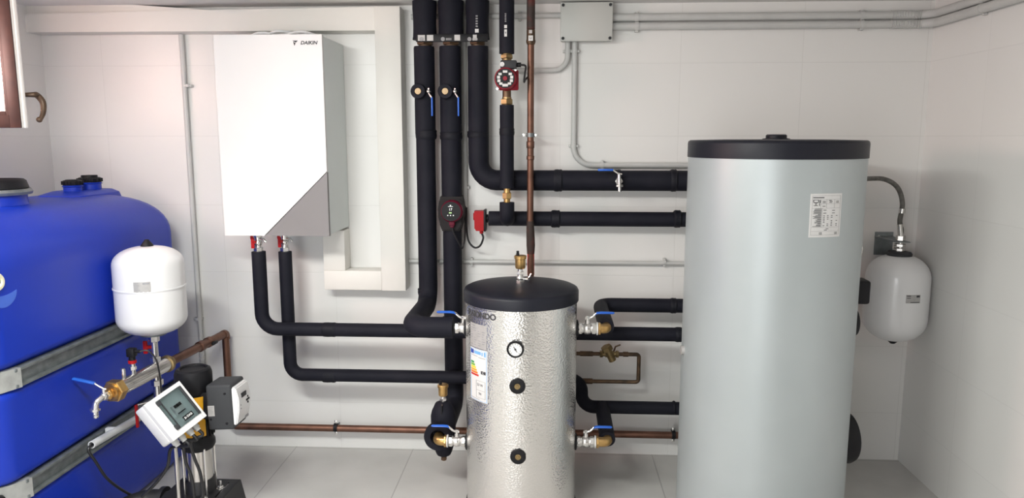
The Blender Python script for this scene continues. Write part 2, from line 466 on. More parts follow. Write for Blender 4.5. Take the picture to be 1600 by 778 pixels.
t.tube(spline([V((-1.36, -.20, zt)), V((-1.30, -.22, zt + .012)), V((-1.21, -.20, zt + .006)), V((-1.12, -.21, zt + .018)), V((-1.06, -.16, zt + .004))]), .006, 8)
t.tube(spline([V((-1.30, -.17, zt)), V((-1.22, -.24, zt + .016)), V((-1.15, -.17, zt + .014)), V((-1.08, -.22, zt))]), .006, 8)
t.box(V((-1.10, -.2, zt - .004)), (.05, .03, .022), .003)
obj('top_wiring', t, M_WHT, hp_)

# ------------------------------------------------------------------ insulated pipes
IG = 'black insulated pipe runs'


def pipe_thing(name, label, path, r, bend, joints=(), loc=None, cat='insulated pipe', jr=1.14, jl=.05, m=None, more=()):
    path = [V(p) for p in path]
    th = thing(name, label, cat, loc or path[0], group=IG)
    obj('insulation', MB().tube(path, r, 22, bend=bend), m or M_INS, th)
    for (p, d, *rest) in joints:
        L = rest[0] if rest else jl; k = rest[1] if len(rest) > 1 else jr
        p = V(p); d = V(d).normalized()
        rr = r * k
        obj('joint_sleeve', MB().lathe([(r * 1.005, -L / 2), (rr * .98, -L / 2 + .006), (rr, -L * .1), (rr * .97, L * .2), (rr, L / 2 - .006), (r * 1.005, L / 2)], p, d, 22), M_TAPE, th)
    return th


PY = -.10
ZX = (0, 0, 1); XX = (1, 0, 0)
zband = W(700, 68, PY).z
ztop = ZC
x1 = circ(652, 681, 300, PY)[0]; x2 = circ(689, 722, 260, PY)[0]; x3 = circ(731, 764, 180, PY)[0]
zgap = W(700, 73, PY).z; zsl = W(700, 62, PY).z
# short lagged stubs above the rail
for xx, px0, px1, lab in ((x1 + .004, 645, 682, 'short black insulated stub from the ceiling nearest the duct casing'),
                          (x2, 685, 724, 'short black insulated stub from the ceiling, middle of the three wide ones'),
                          (x3 + .004, 728, 764, 'short black insulated stub from the ceiling above the pipe that turns right')):
    cx, rr = circ(px0, px1, 30, PY)
    st_ = thing('insulated_stub', lab, 'insulated pipe', V((cx, PY, zsl)), group='insulated stubs above the rail')
    ps = [V((cx, PY, zsl + (ztop - zsl) * k / 10)) for k in range(11)]
    obj('insulation', MB().tube(ps, [rr * (1.03 - .05 * math.sin(PI * min(1, k / 8.)) + (.03 if k == 0 else 0)) for k in range(11)], 22), M_INS, st_)
    obj('union', MB().cyl(V((cx, PY, zsl - .032)), V((cx, PY, zsl)), rr * .55).hexn(V((cx, PY, zsl - .024)), V((cx, PY, zsl - .006)), rr * .72), M_OLDCU, st_, label='tarnished copper union below the foam')

A = W(745, 48, PY - .0545)
obj('sticker', MB().bx(A.x - .008, A.x + .008, PY - .0562, PY - .050, A.z - .008, A.z + .008), M_PAPER, st_, label='small white sticker')
sk = MB()
for k in range(5):
    A = W(745, 25 + k * 4, PY - .0545); sk.bx(A.x - .005, A.x + .004, PY - .0556, PY - .050, A.z - .003, A.z + .003)
obj('label_print', sk, M_GINK, st_)

# tape rail with silver stickers
rl = thing('label_rail', 'black taped rail with silver stickers crossing the three wide pipes below the ceiling', 'rail', W(650, 63, PY - .055))
ra, rb = W(650, 60, PY - .058), W(762, 60, PY - .058)
obj('rail_bar', MB().bx(ra.x, rb.x, PY - .061, PY - .053, ra.z - .016, ra.z + .018, .002), M_BLK, rl)
for p0, p1 in ((653, 664), (667, 677), (710, 719), (739, 745)):
    A, B = W(p0, 60, PY - .061), W(p1, 60, PY - .061)
    obj('sticker', MB().bx(A.x, B.x, PY - .0622, PY - .0608, ra.z - .011, ra.z + .014), M_FOILL, rl)
for p0 in (658.5, 692, 733.5):
    A = W(p0, 61, PY - .0622)
    obj('ring_print', MB().torus(V((A.x, PY - .0624, A.z)), (0, 1, 0), .0075, .0018, 18, 6).cyl(V((A.x, PY - .0632, A.z)), V((A.x, PY - .062, A.z)), .0064, 14), M_GINK, rl)
sk = MB()
for p0, p1 in ((697, 706), (738, 747)):
    for k in range(4):
        A = W(p0 + (p1 - p0) * k / 4, 61, PY - .062); sk.bx(A.x, A.x + .004, PY - .0625, PY - .0612, A.z - .005, A.z + .004)
obj('label_print', sk, M_GINK, rl)

# ports of the aluminium buffer tank
BY = -.56
bxc, br = circ(728.5, 900, 600, BY)
pUL = W(712, 512, BY); pLL = W(712, 689, BY); pUR = W(918, 513, BY); pLR = W(918, 690, BY)
zU = pUL.z; zL = pLL.z; zUR = pUR.z; zLR = pLR.z
AY = -.192
# pipe 1: down the wall, out to the upper left valve
r1 = .0445
vx = bxc - br - .055
P1 = pipe_thing('insulated_pipe', 'black insulated pipe nearest the duct casing, swinging forward to the aluminium tank',
                [V((x1, PY, zgap)), V((x1, PY, zU)), V((x1, BY, zU)), V((vx, BY, zU))], r1, .085,
                [(W(666, 210, PY), ZX, .045, 1.12), (W(668, 455, PY), ZX, .03, 1.05)])
# pipe 2: down to the pump, then behind the horizontal pipe and forward to the air separator
zp0 = W(705, 306, PY).z; zp1 = W(705, 359, PY).z
r2 = .0478
P2a = pipe_thing('insulated_pipe', 'black insulated pipe between the rail and the dark red round-faced pump', [V((x2, PY, zgap)), V((x2, PY, zp0))], r2, None,
                 [(W(705, 212, PY), ZX, .04, 1.1)])
sepY = -.45; sx_ = W(693, 670, sepY).x
zB = (W(560, 586, AY).z + W(700, 590, AY).z) / 2; AYA = -.262; zA = (W(560, 516, AYA).z + W(1040, 522, AYA).z) / 2
zL2 = W(705, 640, PY).z
P2b = pipe_thing('insulated_pipe', 'black insulated pipe below the dark red pump, reaching the air separator',
                 [V((x2, PY, zp1)), V((x2, PY, zL)), V((sx_, sepY + .05, zL))], .0445, .06, [(W(706, 500, PY), ZX, .03, 1.05)])
for th_, cxp, lo, hi, rr in ((P1, x1, 212, 73, r1 * 1.07), (P2a, x2, 214, 73, .050)):
    zlo_, zhi_ = W(666, lo, PY).z, W(666, hi, PY).z
    obj('outer_sleeve', MB().lathe([(rr * .97, zlo_), (rr, zlo_ + .01), (rr, zhi_ - .008), (rr * .96, zhi_)], V((cxp, PY, 0)), ZX, 24), M_INS, th_)
for cxp, qx, lx, lab in ((x1, 653, 670, 'brass isolating valve in black foam cuff with blue lever, beside the duct casing'),
                         (x2, 695.5, 711, 'brass isolating valve in a black foam cuff with blue lever, on the second wide pipe')):
    q = W(qx, 142.5, PY - .075)
    iso = thing('isolating_valve', lab, 'valve', V((q.x, PY - .05, q.z - .033)), group='isolating valves on the wide pipes')
    obj('foam_cuff', MB().lathe([(.034, -.06), (.034, -.004), (.031, 0), (.017, 0), (.0155, -.003), (.0155, -.012)], V((q.x, PY - .078, q.z)), (0, -1, 0), 28), M_INS, iso)
    obj('brass_cap', MB().cyl(V((q.x, PY - .06, q.z)), V((q.x, PY - .0785, q.z)), .0145, 24, .001), mat('dull_brass', (.46, .33, .19), .5, .35, var=((.38, .27, .15), 30, .4, .7)), iso)
    l0 = W(lx, 143, PY - .072)
    obj('stem', MB().cyl(V((l0.x, PY - .03, l0.z)), V((l0.x, PY - .084, l0.z)), .0065, 12).sphere((l0.x, PY - .084, l0.z), .0085).cyl(V((l0.x, PY - .07, l0.z)), V((l0.x, PY - .07, l0.z + .014)), .004, 8), M_CHROME, iso)
    obj('lever', MB().tube([V((l0.x, PY - .082, l0.z)), V((l0.x + .004, PY - .086, l0.z - .012)), V((l0.x + .016, PY - .092, l0.z - .028))], .0042, 8), M_CHROME, iso)
    obj('grip', MB().box(V((l0.x + .0175, PY - .092, l0.z - .068)), (.0075, .016, .084), .003), M_BLUEH, iso, label='blue lever grip')
# pipe 3: down and round to the right
r3 = .0475; z3 = W(900, 282, PY).z
BTY = -.65
tx, tr = circ(1075, 1357, 250, BTY)
P3 = pipe_thing('insulated_pipe', 'thick black insulated pipe turning right above the red box, toward the tall grey tank',
                [V((x3, PY, zgap)), V((x3, PY, z3)), V((tx - .10, PY, z3)), V((tx - .10, BTY + tr - .01, z3))], r3, .085,
                [(W(872, 282, PY), XX, .04, 1.1), (W(1052, 282, PY), XX, .03, 1.1), (W(747, 210, PY), ZX, .03, 1.06), (W(960, 281, PY), XX, .055, 1.03)])
# pipe 4: narrow pipe with red circulator
P4Y = -.19; x4 = circ(781, 803, 230, P4Y)[0]; r4 = .032
z4a = W(792, 84, P4Y).z; z4b = W(792, 164, P4Y).z; z4c = W(793, 294, P4Y).z; z4d = W(793, 316, P4Y).z; z5 = W(900, 342, PY).z
P4a = pipe_thing('insulated_stub', 'narrow black insulated stub with white stickers above the red circulator', [V((x4, P4Y, z4a)), V((x4, P4Y, ztop))], .0335, None)
for y0, y1 in ((39, 44), (46, 57)):
    A, B = W(790, y0, P4Y - .034), W(790, y1, P4Y - .034)
    obj('sticker', MB().bx(A.x - .006, A.x + .006, P4Y - .0352, P4Y - .0325, B.z, A.z), M_PAPER, P4a, label='white sticker')
sk = MB()
for k in range(6): A = W(790, 22 + k * 2.4, P4Y - .034); sk.bx(A.x - .004, A.x + .003, P4Y - .0345, P4Y - .0325, A.z, A.z + .003)
A = W(790, 51, P4Y - .035); sk.bx(A.x - .003, A.x + .003, P4Y - .0362, P4Y - .035, A.z - .004, A.z + .004)
obj('label_print', sk, M_GINK, P4a)
P4b = pipe_thing('insulated_pipe', 'narrow black insulated pipe below the red circulator, in front of the thick horizontal pipe', [V((x4, P4Y, z4c)), V((x4, P4Y, z4b))], r4, None,
                 [(W(792, 206, P4Y), ZX, .035, 1.08)])
P5 = pipe_thing('insulated_pipe', 'narrow black insulated pipe running from the red switch box to the tall grey tank',
                [V((W(764, 342, PY).x, PY, z5)), V((tx - .06, PY, z5)), V((tx - .06, BTY + tr - .01, z5))], .0345, .06,
                [(W(868, 342, PY), XX, .045, 1.2), (W(1058, 342, PY), XX, .035, 1.2)])
obj('tee_bend', MB().tube([V((x4, P4Y, z4d)), V((x4, P4Y, z5 + .004)), V((x4, PY, z5 + .004))], .034, 20, bend=.045), M_INS, P5)
uni = thing('brass_union', 'brass pipe union low on the narrow black pipe beside the red box', 'pipe fitting', V((x4, P4Y, z4d)))
obj('body', MB().cyl(V((x4, P4Y, z4d - .005)), V((x4, P4Y, z4c + .002)), .015), M_BRASS, uni)
zm = (z4c + z4d) / 2
obj('nut', MB().hexn(V((x4, P4Y, zm - .016)), V((x4, P4Y, zm + .012)), .022), M_BRASS, uni)

# pipes A and B from the heat pump unit
xA, xB = circ(396, 418, 450, AYA)[0], circ(438, 458, 450, AY)[0]
zAt = W(405, 393, AYA).z; zBt = W(447, 393, AY).z
PA = pipe_thing('insulated_pipe', 'black insulated pipe from the left valve under the white unit, upper level run',
                [V((xA, AYA, zAt)), V((xA, AYA, zA)), V((tx - .06, AYA, zA)), V((tx - .06, BTY + tr - .01, zA))], .0318, .075,
                [(V((W(515, 516, AYA).x, AYA, zA)), XX, .06, 1.08), (V((W(1060, 522, AYA).x, AYA, zA)), XX, .03, 1.1)])
xe = W(909, 600, AY).x; zB2 = W(1000, 637, AY).z
PB = pipe_thing('insulated_pipe', 'black insulated pipe from the right valve under the white unit, passing behind the aluminium tank',
                [V((xB, AY, zBt)), V((xB, AY, zB)), V((xe, AY, zB)), V((xe, AY, zB2)), V((tx - .06, AY, zB2)), V((tx - .06, BTY + tr - .01, zB2))], .0305, .06,
                [(W(515, 587, AY), XX, .06, 1.08), (W(1053, 637, AY), XX, .012, 1.1)])
for xx, AY_, zAt, lab in ((xA, AYA, zAt, 'small steel valve with red lever under the white unit, on the left pipe'),
                (xB, AY, zBt, 'small steel valve with red lever under the white unit, on the right pipe')):
    sv = thing('shutoff_valve', lab, 'valve', V((xx, AY_, zAt)), group='valves under the white unit')
    obj('body', MB().cyl(V((xx, AY_, zAt - .005)), V((xx, AY_, uz0 + .002)), .016).hexn(V((xx, AY_, zAt + .002)), V((xx, AY_, zAt + .02)), .021).hexn(V((xx, AY_, uz0 - .018)), V((xx, AY_, uz0)), .019).sphere((xx, AY_, (zAt + uz0) / 2), .02), M_CHROME, sv)
    zc = (zAt + uz0) / 2 + .006
    obj('handle', MB().box(V((xx - .012, AY_ - .032, zc - .004)), (.016, .008, .05), .003).cyl(V((xx - .004, AY_ - .016, zc)), V((xx - .004, AY_ - .036, zc)), .006)
        .box(V((xx - .016, AY_ - .03, zc + .02)), (.014, .008, .018), .003), M_RED, sv)
    obj('drain_tail', MB().tube([V((xx + .014, AY_ - .01, zc + .012)), V((xx + .034, AY_ - .02, zc + .012)), V((xx + .044, AY_ - .02, zc - .002))], .006, 10), M_CHROME, sv)

# right hand runs from the elbows of the aluminium tank
eUR = V((W(948, 513, BY).x, BY, zUR)); eLR = V((W(950, 690, BY).x, BY, zLR)); eLL = V((W(683, 689, BY).x, BY, zL))
PUR = pipe_thing('insulated_pipe', 'black insulated pipe bending back from the upper right valve toward the tall grey tank',
                 [V((eUR.x, BY + .03, zUR)), V((eUR.x, -.12, zUR)), V((tx - .06, -.12, zUR)), V((tx - .06, BTY + tr - .01, zUR))], .0335, .055,
                 [(V((W(1052, 472, -.12).x, -.12, zUR)), XX, .03, 1.1)])
obj('branch', MB().tube([V((eLR.x, BY + .03, zLR)), V((eLR.x, AY, zB2))], .0335, 22), M_INS, PB, label='branch reaching the lower right valve of the aluminium tank')

# ------------------------------------------------------------------ aluminium buffer tank
bt = thing('buffer_tank', 'small aluminium-clad buffer tank with black lid and dial gauge, standing between the pipes', 'tank', V((bxc, BY, 0)))
zlid = W(726, 466, BY).z; ztp = W(726, 447, BY).z
zb = .035
obj('jacket', MB().lathe([(br - .01, zb), (br, zb + .004), (br, zlid + .005), (br - .01, zlid + .01)], V((bxc, BY, 0)), ZX, 96), M_FOIL, bt)
obj('lid', MB().lathe([(br - .005, zlid), (br + .006, zlid + .001), (br + .0065, ztp - .012), (br + .002, ztp - .003), (br - .008, ztp + .002), (br * .7, ztp + .012), (br * .3, ztp + .018), (.001, ztp + .019)], V((bxc, BY, 0)), ZX, 96), M_LID, bt, ang=50)
obj('base', MB().lathe([(br - .03, 0), (br + .003, .003), (br + .004, zb + .008), (br - .005, zb + .009)], V((bxc, BY, 0)), ZX, 64), M_BLK, bt)
# gauge, plugs
a_, z_ = cylhit(805.5, 545, bxc, BY, br)


def radial(a): return V((math.cos(a), math.sin(a), 0))


def cyl_frame(a):
    n = radial(a); up = V((0, 0, 1)); x = up.cross(n)
    return Matrix((x, up, n)).transposed()


p = V((bxc, BY, z_)) + radial(a_) * (br - .002); n_ = radial(a_)
gz = obj('thermometer', MB().lathe([(.030, -.02), (.0335, .006), (.0335, .013), (.031, .016), (.026, .014), (.026, .004)], p, n_, 36), M_BLK, bt)
p2 = p + n_ * .011
obj('dial', MB().cyl(p - n_ * .004, p2, .0258, 36), M_DIAL, gz, label='white dial')
Rf = cyl_frame(a_)
nd = MB().box(p2 + n_ * .0012, (.0028, .026, .001), 0, Rf @ Matrix.Rotation(.55, 3, 'Z'))
nd.cyl(p2, p2 + n_ * .002, .004, 12)
for k in range(11):
    an = math.radians(225 - 27 * k); nd.box(p2 + Rf @ V((math.cos(an) * .021, math.sin(an) * .021, .0005)), (.0055, .0014, .0008), 0, Rf @ Matrix.Rotation(an, 3, 'Z'))
obj('needle', nd, M_INK, gz)
for (qx, qy) in ((808.5, 603), (809.5, 713)):
    a_, z_ = cylhit(qx, qy, bxc, BY, br); p = V((bxc, BY, z_)) + radial(a_) * (br - .004); n_ = radial(a_)
    k = obj('port_cover', MB().lathe([(.030, -.01), (.0315, .008), (.029, .012), (.018, .014), (.0125, .013), (.0125, .008)], p, n_, 36), M_BLK, bt, label='round black port cover with brass plug')
    obj('plug', MB().cyl(p, p + n_ * .0125, .0115, 24).hexn(p + n_ * .011, p + n_ * .017, .0065), M_DBRASS, k)
# logo
a0, z0 = cylhit(732.5, 494, bxc, BY, br); a1, z1 = cylhit(775, 497, bxc, BY, br)
am = (a0 + a1) / 2; wd = (a1 - a0) * br
lg = MB().text('IBAIONDO', .026, V((0, 0, 0)), Matrix.Identity(3), .0005, bold=.0009)
xs = [v.co.x for v in lg.b.verts]; s_ = wd / (max(xs) - min(xs)); xm = (max(xs) + min(xs)) / 2
zl = (cylhit(775, 497, bxc, BY, br)[1])
for v in lg.b.verts: v.co = V(((v.co.x - xm) * s_, v.co.y * 1.25 + zl, v.co.z))
zr = cylhit(775, 487.5, bxc, BY, br)[1]
for k in range(12): lg.bx(-wd / 2 + wd * k / 12, -wd / 2 + wd * (k + 1) / 12, zr - .0007, zr + .0007, 0, .0006)
lg.wrap(bxc, BY, br + .0005, am)
obj('logo', lg, M_INK, bt, ang=60)


# labels
def cyl_label(parent, name, cx, cy, r, l, rr, t, b_, m, label=None, toff=.0004):
    a0, z0 = cylhit(l, t, cx, cy, r); a1, z1 = cylhit(rr, b_, cx, cy, r)
    zt_ = cylhit((l + rr) / 2, t, cx, cy, r)[1]; zb_ = cylhit((l + rr) / 2, b_, cx, cy, r)[1]
    o = obj(name, MB().cylpatch(cx, cy, r + toff, a0, a1, zb_, zt_, .0005), m, parent, label=label)
    return o, a0, a1, zb_, zt_


def marks(parent, name, cx, cy, r, box, items, m, toff=.0012):   # items: u0,u1,v0,v1 in the label's own 0..1 square, v down
    a0, a1, zb_, zt_ = box; mb = MB()
    for u0, u1, v0, v1 in items:
        mb.cylpatch(cx, cy, r + toff, a0 + (a1 - a0) * u0, a0 + (a1 - a0) * u1, zt_ + (zb_ - zt_) * v1, zt_ + (zb_ - zt_) * v0, .0003, 3)
    return obj(name, mb, m, parent)


def wrapped_text(parent, cx, cy, r, box, body, u, v, size, m, name='printed_text', align='CENTER'):
    a0, a1, zb_, zt_ = box
    t = MB().text(body, size, V((0, 0, 0)), Matrix.Identity(3), .0003, align=align)
    for q in t.b.verts: q.co.y += zt_ + (zb_ - zt_) * v
    t.wrap(cx, cy, r + .0012, a0 + (a1 - a0) * u)
    return obj(name, t, m, parent, ang=60)


L1, *b1 = cyl_label(bt, 'rating_label', bxc, BY, br, 735.5, 760, 507, 544, M_FOILL, 'silver data label')
random.seed(3)
it = []
for k in range(9):
    v0 = .07 + k * .1
    if k < 2: it.append((.06, .35 + .1 * k, v0, v0 + .035))
    else:
        for c_ in range(4):
            if random.random() < .8: it.append((.06 + c_ * .24, .06 + c_ * .24 + .07 + .1 * random.random(), v0, v0 + .03))
marks(L1, 'label_print', bxc, BY, br, b1, it, M_GINK)
L2, *b2 = cyl_label(bt, 'energy_label', bxc, BY, br, 735.5, 762, 546, 627, M_PAPER, 'white energy label with coloured bars')
marks(L2, 'printed_border', bxc, BY, br, b2, [(.03, .97, .01, .017), (.03, .97, .983, .99), (.03, .05, .01, .99), (.95, .97, .01, .99)], M_LBLUE)
marks(L2, 'flag', bxc, BY, br, b2, [(.06, .26, .03, .11)], M_EU)
marks(L2, 'blue_heading', bxc, BY, br, b2, [(.30, .68, .04, .10), (.72, .78, .04, .11), (.84, .92, .03, .12)], M_LBLUE)
marks(L2, 'label_print', bxc, BY, br, b2, [(.08, .5, .135, .145), (.55, .9, .15, .16), (.40, .42, .60, .93), (.40, .9, .60, .605), (.40, .9, .78, .785), (.88, .9, .60, .93), (.40, .9, .925, .93), (.06, .6, .955, .965)], M_GINK)
for k, m_ in enumerate(M_ENERGY):
    v0 = .255 + k * .046
    marks(L2, 'rating_bar', bxc, BY, br, b2, [(.07, .28 + .055 * k, v0, v0 + .036)], m_)
marks(L2, 'class_arrow', bxc, BY, br, b2, [(.68, .92, .40, .46)], M_INK)
wrapped_text(L2, bxc, BY, br + .0006, b2, 'C', .80, .43, .013, M_PAPER, 'class_letter')
wrapped_text(L2, bxc, BY, br, b2, '53 W', .62, .68, .015, M_INK)
wrapped_text(L2, bxc, BY, br, b2, '94', .62, .85, .016, M_INK)


# ------------------------------------------------------------------ ball valves with blue levers
def blue_valve(label):
    v = thing('ball_valve', label, 'valve', V((0, 0, 0)), group='blue-levered ball valves on the aluminium tank')
    obj('body', MB().lathe([(.017, 0), (.017, .008), (.021, .010), (.021, .026), (.018, .030), (.023, .036), (.0245, .046), (.023, .056), (.018, .060), (.020, .064), (.020, .082), (.017, .086)], V((0, 0, 0)), XX, 24)
        .hexn(V((.064, 0, 0)), V((.080, 0, 0)), .0235).hexn(V((.010, 0, 0)), V((.024, 0, 0)), .0235).cyl(V((.046, 0, .02)), V((.046, 0, .036)), .010, 16), M_CHROME, v)
    obj('stem', MB().cyl(V((.046, 0, .034)), V((.046, 0, .052)), .006, 12).hexn(V((.046, 0, .043)), V((.046, 0, .051)), .0095), M_CHROME, v)
    h = [V((.036, 0, .042)), V((.052, 0, .043)), V((.064, 0, .048)), V((.080, 0, .063)), V((.090, 0, .066))]
    rg = []
    obj('lever', MB().tube(h, .0052, 10), M_CHROME, v, label='bare steel end of the lever')
    g = MB()
    for x, w_, t_, z in ((.076, .006, .004, .059), (.084, .0085, .005, .0655), (.10, .0095, .0055, .067), (.13, .0095, .005, .0668), (.15, .0085, .005, .0665), (.156, .005, .003, .0665)):
        rg.append([V((x, w_ * math.cos(k * PI / 5), z + t_ * math.sin(k * PI / 5))) for k in range(10)])
    g.rings(rg); obj('grip', g, M_BLUEH, v, label='blue coated lever grip')
    return v


bv = blue_valve('blue-levered ball valve at the upper right of the aluminium tank')
proto_done = False
RZ = Matrix.Rotation(PI, 4, 'Z')
x0r = bxc + br; x0l = bxc - br
bv.matrix_world = Matrix.Translation(V((x0r - .002, BY, zUR)))
copy_tree(bv, Matrix.Translation(V((x0r - .002, BY, zLR))), 'blue-levered ball valve at the lower right of the aluminium tank')
copy_tree(bv, Matrix.Translation(V((x0l + .034, BY, zU))) @ RZ, 'blue-levered ball valve at the upper left of the aluminium tank')
copy_tree(bv, Matrix.Translation(V((x0l + .002, BY, zL))) @ RZ, 'blue-levered ball valve at the lower left of the aluminium tank')
for nm, e, s, lab in (('brass_elbow', eUR, 1, 'brass elbow at the outer end of the upper right valve'), ('brass_elbow', eLR, 1, 'brass elbow at the outer end of the lower right valve'),
                      ('brass_elbow', eLL, -1, 'brass elbow set in the black ring at the lower left valve')):
    xs_ = (x0r + .083) if s > 0 else (x0l - .083)
    el = thing(nm, lab, 'pipe fitting', e, group='brass elbows on the tank valves')
    obj('body', MB().tube([V((xs_ + s * .004, BY, e.z)), e, V((e.x, BY + .05, e.z))], .0205, 18, bend=.026).hexn(V((xs_ + s * .006, BY, e.z)), V((xs_ + s * .016, BY, e.z)), .026), M_BRASS, el)
    obj('washer', MB().cyl(V((xs_ - s * .001, BY, e.z)), V((xs_ + s * .004, BY, e.z)), .027, 24), M_PAPER, el, label='white sealing washer')
for e in ((x0r, zUR), (x0r, zLR), (x0l, zL)):
    pass
s_ = MB()
for xx, s, zz in ((x0r, 1, zUR), (x0r, 1, zLR), (x0l, -1, zL), (x0l, -1, zU)):
    obj('port_collar', MB().lathe([(.036, -.012), (.036, .004), (.028, .007), (.024, .007)], V((xx, BY, zz)), (s, 0, 0), 28), M_BLK, bt, label='black collar round a side port')

# insulated air separator
sp = thing('air_separator', 'black insulated air separator with a ring facing out, left of the aluminium tank', 'air separator', V((sx_, sepY, zL - .07)))
zt1 = W(695, 628, sepY).z; zt2 = W(695, 645, sepY).z; zb1 = W(696, 712, sepY).z
obj('shell', MB().lathe([(.016, zb1), (.030, zb1 + .008), (.036, zb1 + .02), (.048, zb1 + .06), (.054, zb1 + .09), (.0555, zt2 - .01), (.050, zt2 + .012), (.034, zt1 - .004), (.022, zt1), (.014, zt1 + .002)], V((sx_, sepY, 0)), ZX, 28), M_INS, sp, ang=60)
obj('inlet_ring', MB().lathe([(.060, 0), (.062, .006), (.062, .03), (.060, .036), (.034, .036), (.031, .030), (.031, 0)], V((eLL.x - .002, BY + .068, zL)), (0, -1, 0), 36)
    .cyl(V((eLL.x, BY + .06, zL)), V((sx_, sepY, zL)), .052, 24), M_INS, sp, label='round black foam ring facing the room')
obj('drain_plug', MB().cyl(V((sx_, sepY, zb1 - .02)), V((sx_, sepY, zb1 + .004)), .010).hexn(V((sx_, sepY, zb1 - .018)), V((sx_, sepY, zb1 - .004)), .0135), M_OLDCU, sp)
obj('seam_clip', MB().bx(sx_ - .003, sx_ + .003, sepY - .05, sepY - .022, zt2 + .006, zt1), M_BLK, sp)


def air_vent(label, p, k=1.):
    v = thing('air_vent', label, 'air vent', p, group='brass automatic air vents')
    obj('stem', MB().cyl(p, p + V((0, 0, .03 * k)), .010 * k).hexn(p + V((0, 0, .006 * k)), p + V((0, 0, .018 * k)), .0155 * k), M_CHROME, v)
    obj('float_chamber', MB().lathe([(.008 * k, .026 * k), (.018 * k, .030 * k), (.020 * k, .034 * k), (.0205 * k, .066 * k), (.024 * k, .068 * k), (.0245 * k, .078 * k), (.022 * k, .081 * k), (.001, .082 * k)], p, ZX, 28), M_BRASS, v)
    q = p + V((-.010 * k, -.004, .081 * k))
    obj('cap', MB().lathe([(.0065 * k, 0), (.0065 * k, .008 * k), (.0052 * k, .009 * k), (.0055 * k, .018 * k), (.001, .019 * k)], q, ZX, 14), M_BLK, v, label='small black cap')
    return v


air_vent('brass air vent with black cap on the air separator left of the aluminium tank', V((sx_, sepY, zt1)), 1.)
ptop = V((W(813, 432, BY).x, BY, ztp + .016))
av = air_vent('brass air vent with black cap on the lid of the aluminium tank', ptop + V((0, 0, .03)), 1.05)
tv = thing('shutoff_valve', 'small steel valve on the lid of the aluminium tank, under the brass vent', 'valve', ptop)
obj('body', MB().cyl(ptop - V((0, 0, .004)), ptop + V((0, 0, .032)), .0125).hexn(ptop, ptop + V((0, 0, .012)), .0175).sphere(ptop + V((0, 0, .02)), .016), M_CHROME, tv)
obj('handle', MB().tube([ptop + V((.012, -.006, .018)), ptop + V((.028, -.012, .018)), ptop + V((.040, -.014, .030)), ptop + V((.046, -.014, .042))], .004, 8).cyl(ptop + V((.022, -.01, .018)), ptop + V((.034, -.015, .018)), .008, 10), M_CHROME, tv)

# ------------------------------------------------------------------ dark red round-faced pump (second pipe)
dy = PY - .045
zc = (zp0 + zp1) / 2
dp = thing('circulation_pump', 'dark circulation pump with a round red-rimmed display face, on the second wide pipe', 'pump', V((x2, PY, zp1)), group='circulation pumps')
hh = (zp0 - zp1) / 2
prof = [(-.040, -hh), (.040, -hh), (.050, -hh + .03), (.058, -.015), (.058, .02), (.052, hh - .02), (.048, hh), (-.048, hh), (-.052, hh - .02), (-.058, .02), (-.058, -.015), (-.050, -hh + .03)]
sh = bmesh.new()
t_ = MB().prism(prof, V((x2, -.045, zc)), FRONT, .115)
bmesh.ops.bevel(t_.b, geom=[e for e in t_.b.edges if abs(e.verts[0].co.y - e.verts[1].co.y) < 1e-5], offset=.008, segments=2, affect='EDGES')
obj('insulation_shell', t_, mat('charcoal_foam_shell', (.020, .018, .019), .7, bump=('noise', 200, .2, .002), spec=.2), dp)
pc = W(706, 330, -.175); pc = V((pc.x, -.16, pc.z))
hd_ = obj('motor_head', MB().lathe([(.052, 0), (.052, .010), (.050, .026), (.046, .030), (.044, .028)], pc, (0, -1, 0), 40), M_MAG, dp, label='dark red rim of the pump face')
obj('display', MB().cyl(pc + V((-.002, 0, 0)), pc + V((-.002, -.0305, 0)), .0445, 40), M_BLK, hd_, label='black control face')
dsp = MB().text('17', .016, pc + V((-.004, -.0312, .009)), FRONT, .0004)
obj('digits', dsp, M_LEDW, hd_)
obj('lit_symbol', MB().box(pc + V((-.005, -.0312, -.006)), (.012, .001, .004)), M_LED, hd_)
sy = MB()
for k in (-1, 0, 1): sy.cyl(pc + V((-.004 + k * .013, -.0302, -.018)), pc + V((-.004 + k * .013, -.0316, -.018)), .0026, 10)
sy.box(pc + V((-.004, -.0312, .023)), (.022, .001, .0016)).prism([(-.006, .006), (.002, .006), (-.002, 0)], pc + V((-.002, -.0308, .024)), FRONT, .001)
obj('control_button', sy, M_LEDW, hd_)
pg = obj('plug', MB().box(pc + V((0, -.012, -.052)), (.026, .026, .030), .004).box(pc + V((0, -.012, -.070)), (.018, .018, .012), .003), M_MAG, dp, label='dark red cable plug')
q0 = pc + V((0, -.012, -.075))
cb = spline([q0, q0 + V((.006, 0, -.025)), W(717, 380, -.17), W(722, 388, -.155), W(726, 375, -.135), W(727, 350, -.07), W(727, 322, -.045)], 8)
obj('cable', MB().tube(cb, .0038, 8), M_CAB, dp)

